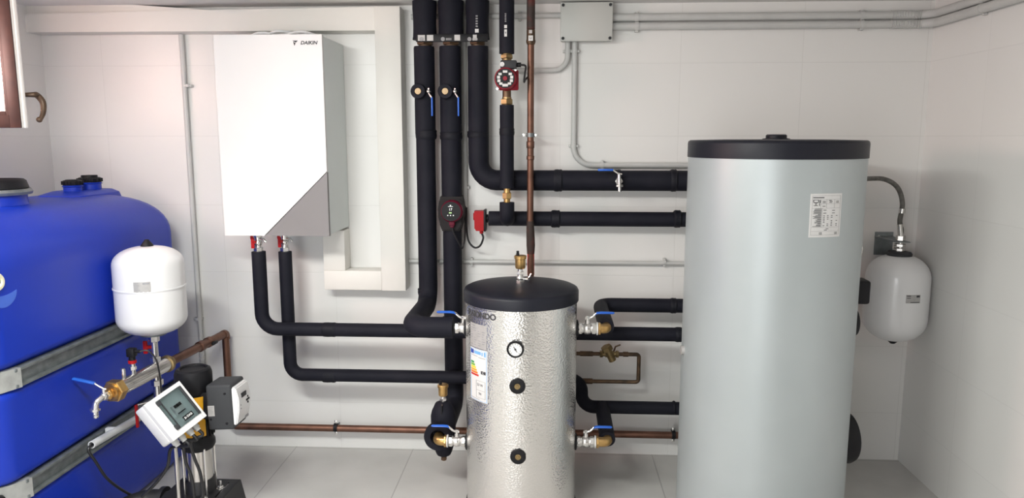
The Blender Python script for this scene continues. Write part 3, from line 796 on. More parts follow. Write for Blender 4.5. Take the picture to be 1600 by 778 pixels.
# ------------------------------------------------------------------ red circulator (narrow pipe)
ra_ = V((W(790, 123, P4Y - .05).x, P4Y, W(790, 123, P4Y - .06).z))
rp = thing('circulation_pump', 'red circulator with a round white-marked plate and grey terminal box on the narrow pipe', 'pump', V((x4, P4Y, z4b)), group='circulation pumps')
obj('volute', MB().cyl(V((x4, P4Y, z4b)), V((x4, P4Y, z4a - .01)), .019).lathe([(.030, -.02), (.047, -.016), (.050, .0), (.047, .016), (.03, .022)], V((ra_.x, P4Y, ra_.z)), (0, -1, 0), 32), M_OLDCU, rp)
mh = obj('motor', MB().lathe([(.050, .018), (.050, .030), (.048, .032), (.048, .070), (.046, .078), (.042, .080)], V((ra_.x, P4Y, ra_.z)), (0, -1, 0), 40)
         .box(V((ra_.x + .012, P4Y - .024, ra_.z - .004)), (.088, .014, .088), .006), M_DRED, rp, label='red motor housing')
pf = V((ra_.x, P4Y - .080, ra_.z))
pl = obj('type_plate', MB().cyl(pf + V((0, .01, 0)), pf + V((0, -.001, 0)), .042, 40), M_BLK, mh, label='round black plate with white fields')
wm = MB()
for k, (an, w_, l_) in enumerate(((90, .018, .010), (40, .013, .010), (10, .012, .012), (-20, .012, .012), (-50, .013, .010), (-90, .022, .012), (-130, .013, .010), (-160, .012, .012), (170, .012, .012), (140, .013, .010))):
    an = math.radians(an); wm.box(pf + V((math.cos(an) * .029, -.0015, math.sin(an) * .029)), (w_ * 1.1, .0012, l_), .0002, None, 1)
obj('white_field', wm, M_PAPER, pl)
obj('vent_screw', MB().cyl(pf, pf + V((0, -.006, 0)), .0095, 18), M_DRED, pl)
bl = MB()
for dx, dz in ((.034, .034), (-.03, -.036)): bl.cyl(V((ra_.x + dx * 1.25, P4Y - .025, ra_.z + dz * 1.15)), V((ra_.x + dx * 1.25, P4Y - .040, ra_.z + dz * 1.15)), .0055, 10)
obj('bolt', bl, M_CHROME, mh)
tb = W(794, 101, P4Y - .05)
tbx = obj('terminal_box', MB().box(V((tb.x + .002, P4Y - .040, tb.z)), (.070, .05, .036), .004), M_DGREY, rp, label='grey terminal box')
obj('condenser_cap', MB().cyl(V((tb.x - .025, P4Y - .06, tb.z)), V((tb.x - .025, P4Y - .072, tb.z)), .010, 18), M_PAPER, tbx)
obj('cable_gland', MB().cyl(V((tb.x + .035, P4Y - .04, tb.z)), V((tb.x + .056, P4Y - .04, tb.z)), .010, 14), M_BLK, tbx)
cs = V((tb.x + .054, P4Y - .04, tb.z))
cb = spline([cs, cs + V((.022, 0, -.006)), W(820, 116, P4Y - .05), W(819, 128, P4Y - .045), W(821, 124, P4Y - .02), W(828, 118, P4Y + .05)], 8)
obj('cable', MB().tube(cb, .0045, 8), M_CAB, rp)
for (z0_, z1_, k) in ((z4a - .028, z4a + .004, 0), (z4b - .004, z4b + .034, 1)):
    obj('union_nut', MB().cyl(V((x4, P4Y, z0_)), V((x4, P4Y, z1_)), .021).hexn(V((x4, P4Y, z0_ + .006)), V((x4, P4Y, z1_ - .008)), .029), M_DBRASS, rp, label='brass union nut')

# ------------------------------------------------------------------ red switch box with cable
rs = W(750, 344, -.10)
sw = thing('flow_switch', 'small red switch box with a looping black cable beside the dark red pump', 'switch', V((rs.x, -.10, rs.z - .045)))
obj('box', MB().prism([(-.024, .046), (.020, .046), (.020, -.048), (-.016, -.048), (-.020, -.040), (-.024, -.036)], V((rs.x, -.075, rs.z)), FRONT, .055), M_RED, sw)
obj('knob', MB().cyl(V((rs.x - .024, -.105, rs.z + .018)), V((rs.x - .030, -.105, rs.z + .018)), .018, 20), M_RED, sw)
obj('base_plate', MB().bx(rs.x + .020, rs.x + .030, -.135, -.07, rs.z - .05, rs.z + .052, .002), M_BLK, sw)
obj('spindle', MB().cyl(V((rs.x + .028, PY, z5)), V((W(766, 342, PY).x, PY, z5)), .010, 14).cyl(V((rs.x + .032, PY, z5)), V((rs.x + .038, PY, z5)), .020, 16), M_BLK, sw)
obj('cable_gland', MB().cyl(V((rs.x + .006, -.105, rs.z - .048)), V((rs.x + .008, -.105, rs.z - .062)), .009, 14), M_RED, sw)
g0 = V((rs.x + .008, -.105, rs.z - .060))
cb = spline([g0, W(755, 372, -.105), W(750, 384, -.10), W(741, 386.5, -.09), W(732, 376, -.08), W(729, 355, -.06), W(729, 324, -.045)], 8)
obj('cable', MB().tube(cb, .0048, 8), M_CAB, sw)

# ------------------------------------------------------------------ ball drain valve on the thick pipe
dv = W(967, 284, PY - .075)
dq = thing('drain_valve', 'small nickel drain tap with a blue lever on the thick horizontal pipe', 'tap', V((dv.x, PY - .05, dv.z - .04)))
yv = PY - .075
obj('body', MB().cyl(V((dv.x, PY - .04, dv.z + .002)), V((dv.x, yv - .014, dv.z + .002)), .014).hexn(V((dv.x, yv - .004, dv.z + .002)), V((dv.x, yv + .008, dv.z + .002)), .018)
    .tube([V((dv.x, yv - .01, dv.z + .02)), V((dv.x + .002, yv - .012, dv.z - .01)), V((dv.x + .003, yv - .016, dv.z - .044))], .0085, 14).hexn(V((dv.x + .002, yv - .013, dv.z - .022)), V((dv.x + .002, yv - .013, dv.z - .012)), .0165)
    .cyl(V((dv.x, yv - .01, dv.z + .018)), V((dv.x, yv - .01, dv.z + .034)), .010), M_CHROME, dq)
obj('lever', MB().tube([V((dv.x + .012, yv - .01, dv.z + .034)), V((dv.x - .006, yv - .01, dv.z + .038)), V((dv.x - .032, yv - .012, dv.z + .055))], .0035, 8), M_CHROME, dq)
obj('grip', MB().box(V((dv.x - .062, yv - .012, dv.z + .054)), (.07, .012, .010), .003), M_BLUEH, dq, label='blue lever grip')

# ------------------------------------------------------------------ vertical copper pipe
KY = -.17
kx = circ(824, 833.5, 250, KY)[0]
kt = W(830, 60, KY).z
cu = thing('copper_pipe', 'upright copper pipe from the ceiling down behind the small tank', 'pipe', V((kx, KY, .55)), group='copper pipes')
kb = W(828, 350, KY).z
obj('tube', MB().tube([V((kx, KY, ztop)), V((kx, KY, kb)), V((kx + .003, KY + .01, kb - .1)), V((kx + .004, KY + .02, .55))], .0152, 18), M_COPPER, cu)
obj('coupling', MB().cyl(V((kx, KY, W(830, 70, KY).z)), V((kx, KY, W(830, 46, KY).z)), .019, 20, .003).lathe([(.016, 0), (.021, .004), (.021, .014), (.016, .02)], V((kx, KY, W(830, 68, KY).z)), ZX, 20), M_OLDCU, cu)
obj('coupling', MB().lathe([(.015, 0), (.018, .004), (.018, .03), (.015, .034)], V((kx, KY, W(829, 232, KY).z)), ZX, 20), M_COPPER, cu)
obj('coupling', MB().lathe([(.015, 0), (.0175, .003), (.0175, .018), (.015, .02)], V((kx, KY, W(829, 250, KY).z)), ZX, 20), M_COPPER, cu)
obj('lagging', MB().tube([V((kx, KY, W(829, 0, KY).z)), V((kx, KY, W(829, 46, KY).z))], .0185, 16), M_CUSLV, cu, label='dark wrap on the upper end')
obj('lagging', MB().tube([V((kx, KY, kb + .015)), V((kx + .0015, KY + .004, kb - .04)), V((kx + .003, KY + .01, kb - .1)), V((kx + .003, KY + .012, kb - .14))], [.0165, .019, .020, .0175], 16), M_CUSLV, cu, label='flaking dark wrap low on the pipe')
obj('paint_band', MB().tube([V((kx + .003, KY + .012, kb - .13)), V((kx + .0035, KY + .017, kb - .24))], .0165, 16), M_REDP, cu, label='red painted length')
st_ = W(830, 60, KY - .02)
obj('sticker', MB().bx(kx - .010, kx + .010, KY - .0225, KY - .018, st_.z - .010, st_.z + .012), M_PAPER, cu, label='white sticker')
obj('sticker', MB().bx(kx - .008, kx + .006, KY - .0205, KY - .017, st_.z + .022, st_.z + .036), M_FOILL, cu, label='pale sticker')
sk = MB().text('U', .014, V((kx, KY - .0228, st_.z + .001)), FRONT, .0003)
obj('printed_text', sk, M_INK, cu)


def pipe_clamp(label, p, ax, r, wallv, horiz=False):
    c = thing('pipe_clamp', label, 'pipe clamp', p, group='pipe clamps')
    p = V(p); ax = V(ax)
    obj('band', MB().lathe([(r, -.009), (r + .004, -.009), (r + .004, .009), (r, .009)], p, ax, 24), M_BLK if horiz else M_GALV, c)
    side = ax.cross(V((0, 1, 0))).normalized()
    e = MB()
    for s in (-1, 1):
        e.box(p + side * s * (r + .011), (.018 if abs(side.x) > .5 else .014, .008, .014 if abs(side.x) > .5 else .018), .002)
        e.cyl(p + side * s * (r + .012) + V((0, -.010, 0)), p + side * s * (r + .012) + V((0, .010, 0)), .004, 10)
    obj('ear', e, M_CHROME, c)
    obj('stud', MB().cyl(p + V((0, r, 0)), V((p.x, .002, p.z)), .004, 10), M_GALV, c)
    return c


pipe_clamp('steel clamp holding the upright copper pipe to the wall', V((kx, KY, W(829, 211, KY).z)), ZX, .0155, 0)

# ------------------------------------------------------------------ low copper run and the supply manifold
LY = -.06
zc_l = W(383, 666, LY).z
mx = W(352, 520, LY).x
cl = thing('copper_pipe', 'copper pipe running low along the back wall behind the small tank', 'pipe', V((mx, LY, zc_l)), group='copper pipes')
zc_r = W(1058, 680, LY).z
zm_ = W(352, 521, LY).z
obj('tube', MB().tube([V((mx, LY, zm_)), V((mx, LY, zc_l)), V((tx, LY, zc_r))], .0175, 18, bend=.035), M_COPPER, cl)
obj('elbow', MB().tube([V((mx, LY - .028, zm_)), V((mx, LY, zm_)), V((mx, LY, zm_ - .028))], .0215, 18, bend=.016), M_COPPER, cl)
obj('coupling', MB().cyl(V((mx, LY, W(353, 590, LY).z)), V((mx, LY, W(353, 600, LY).z)), .021, 18), M_OLDCU, cl)
pipe_clamp('steel clamp on the low copper pipe left of the small tank', V((W(525, 668, LY).x, LY, W(525, 668, LY).z + .001)), XX, .0178, 0, True)
pipe_clamp('steel clamp on the low copper pipe beside the tall grey tank', V((W(1052, 679, LY).x, LY, W(1052, 679, LY).z)), XX, .0178, 0, True)

zz = zm_
nearM = WZ(180, 610, zz); farM = V((mx, LY, zz)); dM = (farM - nearM).normalized()


def mX(y): return nearM.x + (y - nearM.y) * dM.x / dM.y


pa = nearM; pb = WZ(266, 568, zz); pb = V((mX(pb.y), pb.y, zz))
mf = thing('supply_manifold', 'stainless steel manifold pipe with brass end cap beside the blue tank', 'manifold', pa)
obj('barrel', MB().tube([pa, pb], .031, 24), M_STEEL, mf)
obj('end_cap', MB().hexn(pa + dM * -.020, pa + dM * .022, .044).cyl(pa + dM * -.032, pa + dM * -.018, .033).cyl(pa + dM * -.052, pa + dM * -.03, .018).hexn(pa + dM * -.05, pa + dM * -.036, .022), M_BRASS, mf, label='brass hexagonal end cap')
obj('far_collar', MB().lathe([(.031, -.014), (.037, -.012), (.037, .004), (.030, .012), (.022, .03)], pb, dM, 24), M_DBRASS, mf)
pc2 = WZ(315, 538, zz)
obj('outlet_tube', MB().tube([pb, V((mX(LY - .02), LY - .02, zz))], .0195, 18).lathe([(.02, -.05), (.025, -.045), (.025, -.015), (.021, -.01), (.021, .02), (.025, .025), (.025, .05), (.02, .055)], V((mX(pc2.y), pc2.y, zz)), dM, 20), M_COPPER, mf, label='copper outlet tube')
obj('tee_handle', MB().box(V((mX(pc2.y + .03) + .035, pc2.y + .03, zz + .0)), (.012, .05, .014), .003), M_BLK, mf)
# sensor and stub on top
obj('stub', MB().cyl(V((mX(pa.y + .055), pa.y + .055, zz + .02)), V((mX(pa.y + .055), pa.y + .055, zz + .066)), .0085, 14).cyl(V((mX(pa.y + .055), pa.y + .055, zz + .060)), V((mX(pa.y + .055), pa.y + .055, zz + .07)), .007, 14), M_CHROME, mf)
sy_ = pa.y + .115
ss = obj('pressure_sensor', MB().cyl(V((mX(sy_), sy_, zz + .02)), V((mX(sy_), sy_, zz + .075)), .010, 14).hexn(V((mX(sy_), sy_, zz + .046)), V((mX(sy_), sy_, zz + .06)), .014), M_CHROME, mf)
obj('collar', MB().lathe([(.012, .072), (.016, .074), (.016, .084), (.012, .087)], V((mX(sy_), sy_, zz)), ZX, 18), M_RED, ss, label='red collar')
obj('connector', MB().cyl(V((mX(sy_), sy_, zz + .084)), V((mX(sy_), sy_, zz + .110)), .013, 16).box(V((mX(sy_), sy_, zz + .118)), (.032, .030, .034), .004).cyl(V((mX(sy_) + .014, sy_, zz + .122)), V((mX(sy_) + .034, sy_, zz + .122)), .007, 12), M_BLK, ss, label='black plug connector')
c0 = V((mX(sy_) + .032, sy_, zz + .122))
cb = spline([c0, c0 + V((.03, .01, .0)), c0 + V((.055, .02, -.04)), c0 + V((.06, .03, -.12)), c0 + V((.062, .03, -.20)), c0 + V((.07, .05, -.26))], 8)
obj('cable', MB().tube(cb, .0035, 8), M_CAB, ss)
# tap at the near end
tp = thing('drain_tap', 'nickel hose tap with a blue lever at the near end of the stainless manifold', 'tap', pa - dM * .07)
t0 = pa - dM * .046; tq = t0 - dM * .030
sp_ = tq - dM * .022 + V((-.010, 0, -.012))
obj('body', MB().tube([t0, tq, sp_, sp_ + V((-.004, -.002, -.032))], .0115, 16, bend=.02).sphere(t0 - dM * .018, .0165)
    .hexn(t0 - dM * .016, t0 - dM * .002, .017).cyl(t0 - dM * .018 + V((0, 0, .01)), t0 - dM * .018 + V((0, 0, .028)), .008, 12), M_CHROME, tp)
obj('nozzle', MB().lathe([(.018, 0), (.018, -.008), (.011, -.011), (.010, -.018), (.0115, -.021), (.0095, -.025), (.0115, -.030), (.009, -.036)], sp_ + V((-.004, -.002, -.024)), ZX, 18), M_CHROME, tp)
h = t0 - dM * .018 + V((0, 0, .029))
hv = V((-.96, -.05, .22)).normalized()
obj('lever', MB().tube([h + V((.010, .002, -.002)), h, h + V((-.020, -.002, .012)), h + V((-.036, -.003, .024))], .004, 10), M_CHROME, tp)
g = MB(); s0 = h + V((-.030, -.003, .022))
Rl = frame_z(hv)
g.box(s0 + hv * .042, (.016, .009, .085), .004, Rl); obj('grip', g, M_BLUEH, tp, label='blue lever grip')


# ------------------------------------------------------------------ expansion vessels
def vessel_profile(r, h, e):
    p = []
    n = 10
    for k in range(n + 1):
        t = PI / 2 * k / n
        p.append((max(r * math.sin(t) ** .85, .002), e - e * math.cos(t) ** .95))
    q = [(a, h - b) for a, b in reversed(p)]
    return p + q


def px_of(p):
    d = p - CAM; return 800 + F_PX * d.dot(RGT) / d.dot(FWD)


vy = min((-.3 - .005 * k for k in range(160)), key=lambda y: abs(px_of(V((mX(y), y, zz + .05))) - 242.5))
vcx = mX(vy); vz0 = V(W(236, 521, vy)).z; vz1 = W(228, 384, vy).z
_, vr = circ(174, 291, 455, vy)
v1 = thing('expansion_vessel', 'white expansion vessel standing upright on the stainless manifold beside the blue tank', 'expansion vessel', V((vcx, vy, vz0)), group='white expansion vessels')
obj('shell', MB().lathe([(a, vz0 + b) for a, b in vessel_profile(vr - .002, vz1 - vz0, .075)], V((vcx, vy, 0)), ZX, 56), M_WHT, v1, ang=60)
zmid = W(232, 458, vy - vr).z
obj('weld_seam', MB().lathe([(vr - .004, -.004), (vr + .001, -.0028), (vr + .001, .0028), (vr - .004, .004)], V((vcx, vy, zmid)), ZX, 56), M_WHT, v1)
obj('air_cap', MB().lathe([(.026, -.006), (.024, .004), (.012, .02), (.008, .026), (.001, .027)], V((vcx - .0, vy, vz1)), ZX, 20), M_BLK, v1, label='black valve cap on top')
L3, *b3 = cyl_label(v1, 'rating_label', vcx, vy, vr, 208, 236, 441, 457, M_FOILL, 'grey data label')
marks(L3, 'label_print', vcx, vy, vr, b3, [(.04, .3, .08, .16), (.55, .95, .06, .24), (.05, .35, .3, .36), (.05, .3, .45, .5), (.05, .3, .6, .65), (.05, .4, .75, .8)], M_GINK)
zfl = vz0
obj('base_flange', MB().lathe([(.05, -.004), (.052, .004), (.05, .012), (.03, .016)], V((vcx, vy, zfl)), ZX, 32), M_GALV, v1)
obj('neck', MB().cyl(V((vcx, vy, zz + .028)), V((vcx, vy, vz0)), .0135, 16).hexn(V((vcx, vy, vz0 - .034)), V((vcx, vy, vz0 - .004)), .022).hexn(V((vcx, vy, zz + .034)), V((vcx, vy, zz + .054)), .020), M_CHROME, v1)
obj('lever', MB().box(V((vcx - .034, vy - .01, (vz0 + zz) / 2 + .02)), (.018, .010, .055), .003).cyl(V((vcx, vy, (vz0 + zz) / 2 + .02)), V((vcx - .034, vy - .008, (vz0 + zz) / 2 + .02)), .008, 12), M_RED, v1, label='red shutoff lever')
# outlet below the manifold
zlo = zz - .22
pxl = W(290, 640, vy).x
rz_ = thing('riser_pipe', 'steel riser below the stainless manifold with a red lever', 'pipe', V((vcx, vy, 0.30)))
obj('tube', MB().tube([V((vcx, vy, zz - .02)), V((vcx, vy, W(240, 640, vy).z)), V((pxl, vy, W(240, 640, vy).z))], .0165, 16, bend=.04).hexn(V((vcx, vy, zz - .07)), V((vcx, vy, zz - .045)), .024), M_STEEL, rz_)
rl_ = WX(211, 645, mx - .02)
rl_ = W(214, 650, vy - .06)
obj('lever', MB().box(V((rl_.x, vy - .06, rl_.z)), (.010, .014, .10), .003), M_RED, rz_, label='red lever')
obj('lever_arm', MB().tube([V((vcx, vy, rl_.z + .05)), V((rl_.x, vy - .052, rl_.z + .045))], .005, 8), M_STEEL, rz_)

EY = -.165
ecx, er = circ(1346, 1457, 460, EY)
er = min(er, XR - .012 - ecx)
ez1 = W(1400, 397, EY).z; ez0 = W(1390, 531, EY).z
v2 = thing('expansion_vessel', 'white expansion vessel hanging from a wall bracket behind the tall grey tank', 'expansion vessel', V((ecx, EY, ez0)), group='white expansion vessels')
obj('shell', MB().lathe([(a, ez0 + b) for a, b in vessel_profile(er, ez1 - ez0, .11)], V((ecx, EY, 0)), ZX, 56), M_WHT, v2, ang=60)
obj('flange', MB().lathe([(.052, -.012), (.053, .004), (.046, .012), (.02, .016)], V((ecx, EY, ez1)), ZX, 32), M_DGREY, v2, label='dark grey top flange')
obj('air_cap', MB().lathe([(.001, -.018), (.010, -.016), (.024, -.002), (.026, .006)], V((ecx, EY, ez0)), ZX, 20), M_BLK, v2, label='black valve cap underneath')
L4, *b4 = cyl_label(v2, 'rating_label', ecx, EY, er, 1416, 1437, 461, 474, M_FOILL, 'grey data label')
marks(L4, 'label_print', ecx, EY, er, b4, [(.04, .3, .08, .18), (.7, .95, .06, .3), (.05, .3, .35, .42), (.3, .95, .85, .92)], M_INK)
obj('fitting', MB().cyl(V((ecx, EY, ez1)), V((ecx, EY, ez1 + .085)), .0125, 16).hexn(V((ecx, EY, ez1 + .012)), V((ecx, EY, ez1 + .028)), .021).hexn(V((ecx, EY, ez1 + .034)), V((ecx, EY, ez1 + .048)), .023).hexn(V((ecx, EY, ez1 + .062)), V((ecx, EY, ez1 + .085)), .020)
    .cyl(V((ecx - .005, EY, ez1 + .034)), V((ecx - .034, EY - .01, ez1 + .034)), .006, 10), M_STEEL, v2)
bk = thing('wall_bracket', 'galvanised angle bracket holding the hanging white vessel', 'bracket', V((W(1375, 390, 0).x, 0, ez1)))
bp0 = W(1367, 362, 0); bp1 = W(1393, 398, 0)
obj('wall_plate', MB().bx(bp0.x, bp1.x, -.004, -.0005, bp1.z, bp0.z, .001), M_GALV, bk)
zarm = ez1 + .056
obj('arm', MB().prism([(bp0.x, 0), (bp1.x, 0), (ecx + .03, -(EY) + .0), (ecx + .03, -EY + .03), (ecx - .03, -EY + .03)], V((0, 0, zarm)), Matrix(((1, 0, 0), (0, -1, 0), (0, 0, 1))), .004), M_GALV, bk)
obj('screw', MB().cyl(V((bp0.x + .016, -.003, bp0.z - .02)), V((bp0.x + .016, -.009, bp0.z - .02)), .006, 10), M_CHROME, bk)
hz0 = W(1359, 278, EY - .02)
hs = thing('flexible_hose', 'grey braided hose curving from the tall tank down to the hanging white vessel', 'hose', V((ecx, EY, ez1 + .085)))
hp = spline([V((tx + tr * .75, BTY + tr * .55, hz0.z)), W(1359, 279, EY - .03), W(1385, 281, EY - .01), W(1403, 294, EY), W(1410, 318, EY), W(1406, 345, EY), V((ecx, EY, ez1 + .11)), V((ecx, EY, ez1 + .08))], 8)
obj('braid', MB().tube(hp, .0105, 14), M_OLDCU if False else mat('grey_braid', (.16, .155, .14), .5, .3, bump=('vor', 260, .6, .002), var=((.11, .105, .095), 60, .4, .6)), hs)
obj('ferrule', MB().cyl(W(1410, 326, EY), W(1409, 333, EY), .0135, 14), M_STEEL, hs)
obj('ferrule', MB().tube([W(1406, 350, EY), V((ecx, EY, ez1 + .08))], .0125, 14), M_STEEL, hs)

# ------------------------------------------------------------------ tall grey tank
zl1 = W(1075, 219, BTY).z; zl0 = W(1075, 245.5, BTY).z
gt = thing('storage_tank', 'tall silver-grey hot water tank with a black lid and printed label', 'tank', V((tx, BTY, 0)))
obj('jacket', MB().lathe([(tr - .012, .05), (tr, .055), (tr, zl0 + .004), (tr - .02, zl0 + .006)], V((tx, BTY, 0)), ZX, 128), M_SILV, gt)
obj('lid', MB().lathe([(tr - .004, zl0), (tr + .003, zl0 + .0005), (tr + .003, zl1 - .012), (tr + .001, zl1 - .004), (tr - .006, zl1), (tr * .6, zl1 + .003), (.001, zl1 + .004)], V((tx, BTY, 0)), ZX, 128), M_LID, gt, ang=50)
cpx = W(1213, 213, BTY).x; cpr = (W(1229, 213, BTY).x - W(1197, 213, BTY).x) / 2
cz = W(1213, 210, BTY).z
obj('lid_cap', MB().lathe([(cpr + .012, zl1), (cpr + .012, zl1 + .006), (cpr, zl1 + .008), (cpr, cz - .004), (cpr - .004, cz), (.001, cz)], V((cpx, BTY, 0)), ZX, 36), M_LID, gt)
obj('base', MB().lathe([(tr - .03, 0), (tr - .02, .05), (tr - .012, .056)], V((tx, BTY, 0)), ZX, 64), M_BLK, gt)
L5, *b5 = cyl_label(gt, 'data_sheet', tx, BTY, tr, 1267, 1311, 302.5, 370.5, M_PAPER, 'white printed data sheet')
gl = [(.05, .95, .045, .05), (.05, .95, .945, .95), (.05, .055, .045, .95), (.945, .95, .045, .95), (.3, .95, .13, .134), (.3, .304, .13, .33), (.48, .484, .13, .33), (.74, .744, .13, .33), (.3, .95, .23, .234), (.05, .95, .33, .334), (.36, .364, .33, .77), (.05, .95, .77, .774), (.05, .95, .86, .864)]
marks(L5, 'table_rule', tx, BTY, tr, b5, gl, M_GINK)
random.seed(5)
it = [(.07, .40, .08, .10)]
for k in range(20):
    v0 = .345 + k * .021; w_ = random.uniform(.1, .26); it.append((.34 - w_, .34, v0, v0 + .010))
for k in range(7):
    for c_ in (.40, .52, .65, .82):
        if random.random() < .85: it.append((c_, c_ + .05, .50 + k * .038, .512 + k * .038))
for u, v in ((.36, .17), (.36, .2), (.36, .28), (.55, .15), (.58, .17), (.57, .2), (.8, .17), (.8, .2), (.4, .37), (.68, .38), (.4, .44), (.68, .44), (.5, .8), (.45, .83), (.3, .89), (.3, .92), (.8, .89), (.8, .92)):
    it.append((u, u + .09, v, v + .012))
marks(L5, 'label_print', tx, BTY, tr, b5, it, M_INK)
gw = [(.08, .10, .14, .20), (.25, .27, .14, .20), (.08, .27, .135, .145), (.10, .25, .195, .21), (.165, .185, .2, .25), (.10, .25, .275, .285), (.29 - .02, .29, .14, .16), (.31 - .02, .33 - .02, .16, .28), (.26, .275, .15, .19)]
marks(L5, 'food_safe_mark', tx, BTY, tr, b5, [(.08, .1, .14, .2), (.22, .24, .14, .2), (.08, .24, .136, .146), (.1, .22, .196, .214), (.15, .17, .21, .262), (.1, .22, .262, .274), (.26, .275, .14, .28), (.29, .30, .14, .19), (.26, .30, .185, .2)], M_INK)
# fittings on its right flank
for qx, qy, s0_, R_, l_, lab in ((1352, 453, .0, .040, .075, 'black bulb sheath'), (1345, 500, .1, .05, .03, 'black port cover'), (1352, 390, .1, .038, .030, 'pale port cover')):
    pass


def flank(nm, py, ang, R_, l_, m_, lab):
    zq = W(1340, py, BTY).z
    n_ = V((math.cos(ang), math.sin(ang), 0)); p = V((tx, BTY, zq)) + n_ * (tr - .01)
    return obj(nm, MB().lathe([(R_, 0), (R_, l_ * .6), (R_ * .93, l_ * .86), (R_ * .75, l_), (.002, l_)], p, n_, 40), m_, gt, label=lab)


flank('port_cover', 390, .02, .036, .032, M_STEEL, 'steel port boss')
zq = W(1345, 453, BTY).z
n_ = V((math.cos(-.04), math.sin(-.04), 0))
Rb = Matrix((n_, V((0, 0, 1)).cross(n_), V((0, 0, 1)))).transposed()
obj('sensor_head', MB().box(V((tx, BTY, zq)) + n_ * (tr + .018), (.064, .085, .092), .010, Rb, 3), M_BLK, gt, label='black plastic sensor head')
flank('port_cover', 503, .02, .060, .034, M_BLK, 'round black port cover')
flank('flange_cover', 688, .10, .105, .065, M_BLK, 'large round black flange cover')
aL, zL_ = cylhit(1066, 544, tx, BTY, tr)
nl = V((math.cos(aL - .25), math.sin(aL - .25), 0)); nl = V((-1, -.05, 0)).normalized()
obj('side_plug', MB().cyl(V((tx, BTY, zL_)) + nl * (tr - .01), V((tx, BTY, zL_)) + nl * (tr + .010), .018, 16), M_FOILL, gt)

# ------------------------------------------------------------------ filling line on the right of the small tank
FY = -.12
fl = thing('filling_line', 'thin brown copper filling pipe with a brass angle valve right of the small tank', 'pipe', W(950, 596, FY))
z_a = W(950, 553, FY).z; z_b = W(950, 596, FY).z; xr_ = W(998, 570, FY).x; xl_ = W(880, 553, FY).x
obj('tube', MB().tube([V((bxc + .02, BY + br - .006, z_a)), V((bxc + .02, FY, z_a)), V((xr_, FY, z_a)), V((xr_, FY, z_b)), V((bxc + .02, FY, z_b)), V((bxc + .02, BY + br - .006, z_b))], .0095, 14, bend=.014), M_OLDCU, fl)
for q0, q1, zq, rq in ((880, 926, z_b, .0135), (906, 926, z_a, .0125), (973, 981, z_a, .0125)):
    obj('coupling', MB().cyl(V((W(q0, 575, FY).x, FY, zq)), V((W(q1, 575, FY).x, FY, zq)), rq, 14), M_OLDCU, fl)
vx_ = W(952, 548, FY).x
obj('valve_body', MB().cyl(V((vx_ - .018, FY, z_a)), V((vx_ + .018, FY, z_a)), .016, 16).hexn(V((vx_ - .045, FY, z_a)), V((vx_ - .030, FY, z_a)), .017).hexn(V((vx_ + .030, FY, z_a)), V((vx_ + .045, FY, z_a)), .017).cyl(V((vx_ - .045, FY, z_a)), V((vx_ + .045, FY, z_a)), .012, 14)
    .cyl(V((vx_ + .016, FY - .012, z_a - .028)), V((vx_ - .014, FY - .02, z_a + .036)), .018, 18).hexn(V((vx_ - .008, FY - .019, z_a + .022)), V((vx_ - .018, FY - .022, z_a + .044)), .027), M_DBRASS, fl)
obj('hand_lever', MB().tube([V((vx_ + .02, FY - .02, z_a + .02)), V((vx_ + .026, FY - .03, z_a + .045)), V((vx_ + .05, FY - .03, z_a + .055))], .004, 8), M_OLDCU, fl)

# ------------------------------------------------------------------ electrical conduits and junction box
JY = -.075
j0 = W(876, 0, JY); j1 = W(957, 64, JY)
jz1 = min(W(876, 0, JY).z, ZC - .005)
jb = thing('junction_box', 'large grey junction box with four corner screws below the ceiling', 'junction box', V(((j0.x + j1.x) / 2, 0, j1.z)))
obj('box', MB().bx(j0.x + .004, j1.x - .004, JY + .018, -.001, j1.z + .004, jz1 - .004, .004), M_BOX, jb)
obj('cover', MB().bx(j0.x, j1.x, JY, JY + .018, j1.z, jz1, .005), M_BOX, jb)
for sx2 in (j0.x + .012, j1.x - .012):
    for sz2 in (j1.z + .013, jz1 - .013):
        s = obj('screw', MB().cyl(V((sx2, JY + .004, sz2)), V((sx2, JY - .004, sz2)), .007, 14), M_DGREY, jb)
        obj('screw_slot', MB().bx(sx2 - .004, sx2 + .004, JY - .0046, JY - .0036, sz2 - .001, sz2 + .001), M_BLK, s)
CG = 'grey electrical conduits'


def conduit(label, path, r, bend, clips=(), m=None, sleeves=()):
    t = thing('electrical_conduit', label, 'conduit', path[0], group=CG)
    obj('tube', MB().tube(path, r, 14, bend=bend), m or M_COND, t)
    for p, ax in clips:
        p = V(p); ax = V(ax); side = ax.cross(V((0, 1, 0))) if abs(ax.y) < .5 else V((0, 0, 1)); side.normalize()
        k = MB().lathe([(r, -.007), (r + .003, -.007), (r + .003, .007), (r, .007)], p, ax, 16)
        for s in (-1, 1): k.box(p + side * s * (r + .004) + V((0, .008, 0)), (.012, .026, .012), .002)
        obj('clip', k, m or M_COND, t)
    for a, b in sleeves:
        obj('sleeve', MB().tube([a, b], r + .0025, 14), m or M_COND, t)
    return t


QY = -.022
# run behind the pipes to the left of the box
zc1 = W(790, 25, QY).z
conduit('grey conduit behind the black pipes, joining the junction box from the left', [V((-.66, QY, zc1)), V((j0.x + .01, QY, zc1))], .0125, None, [(V((W(812, 25, QY).x, QY, zc1)), XX)])
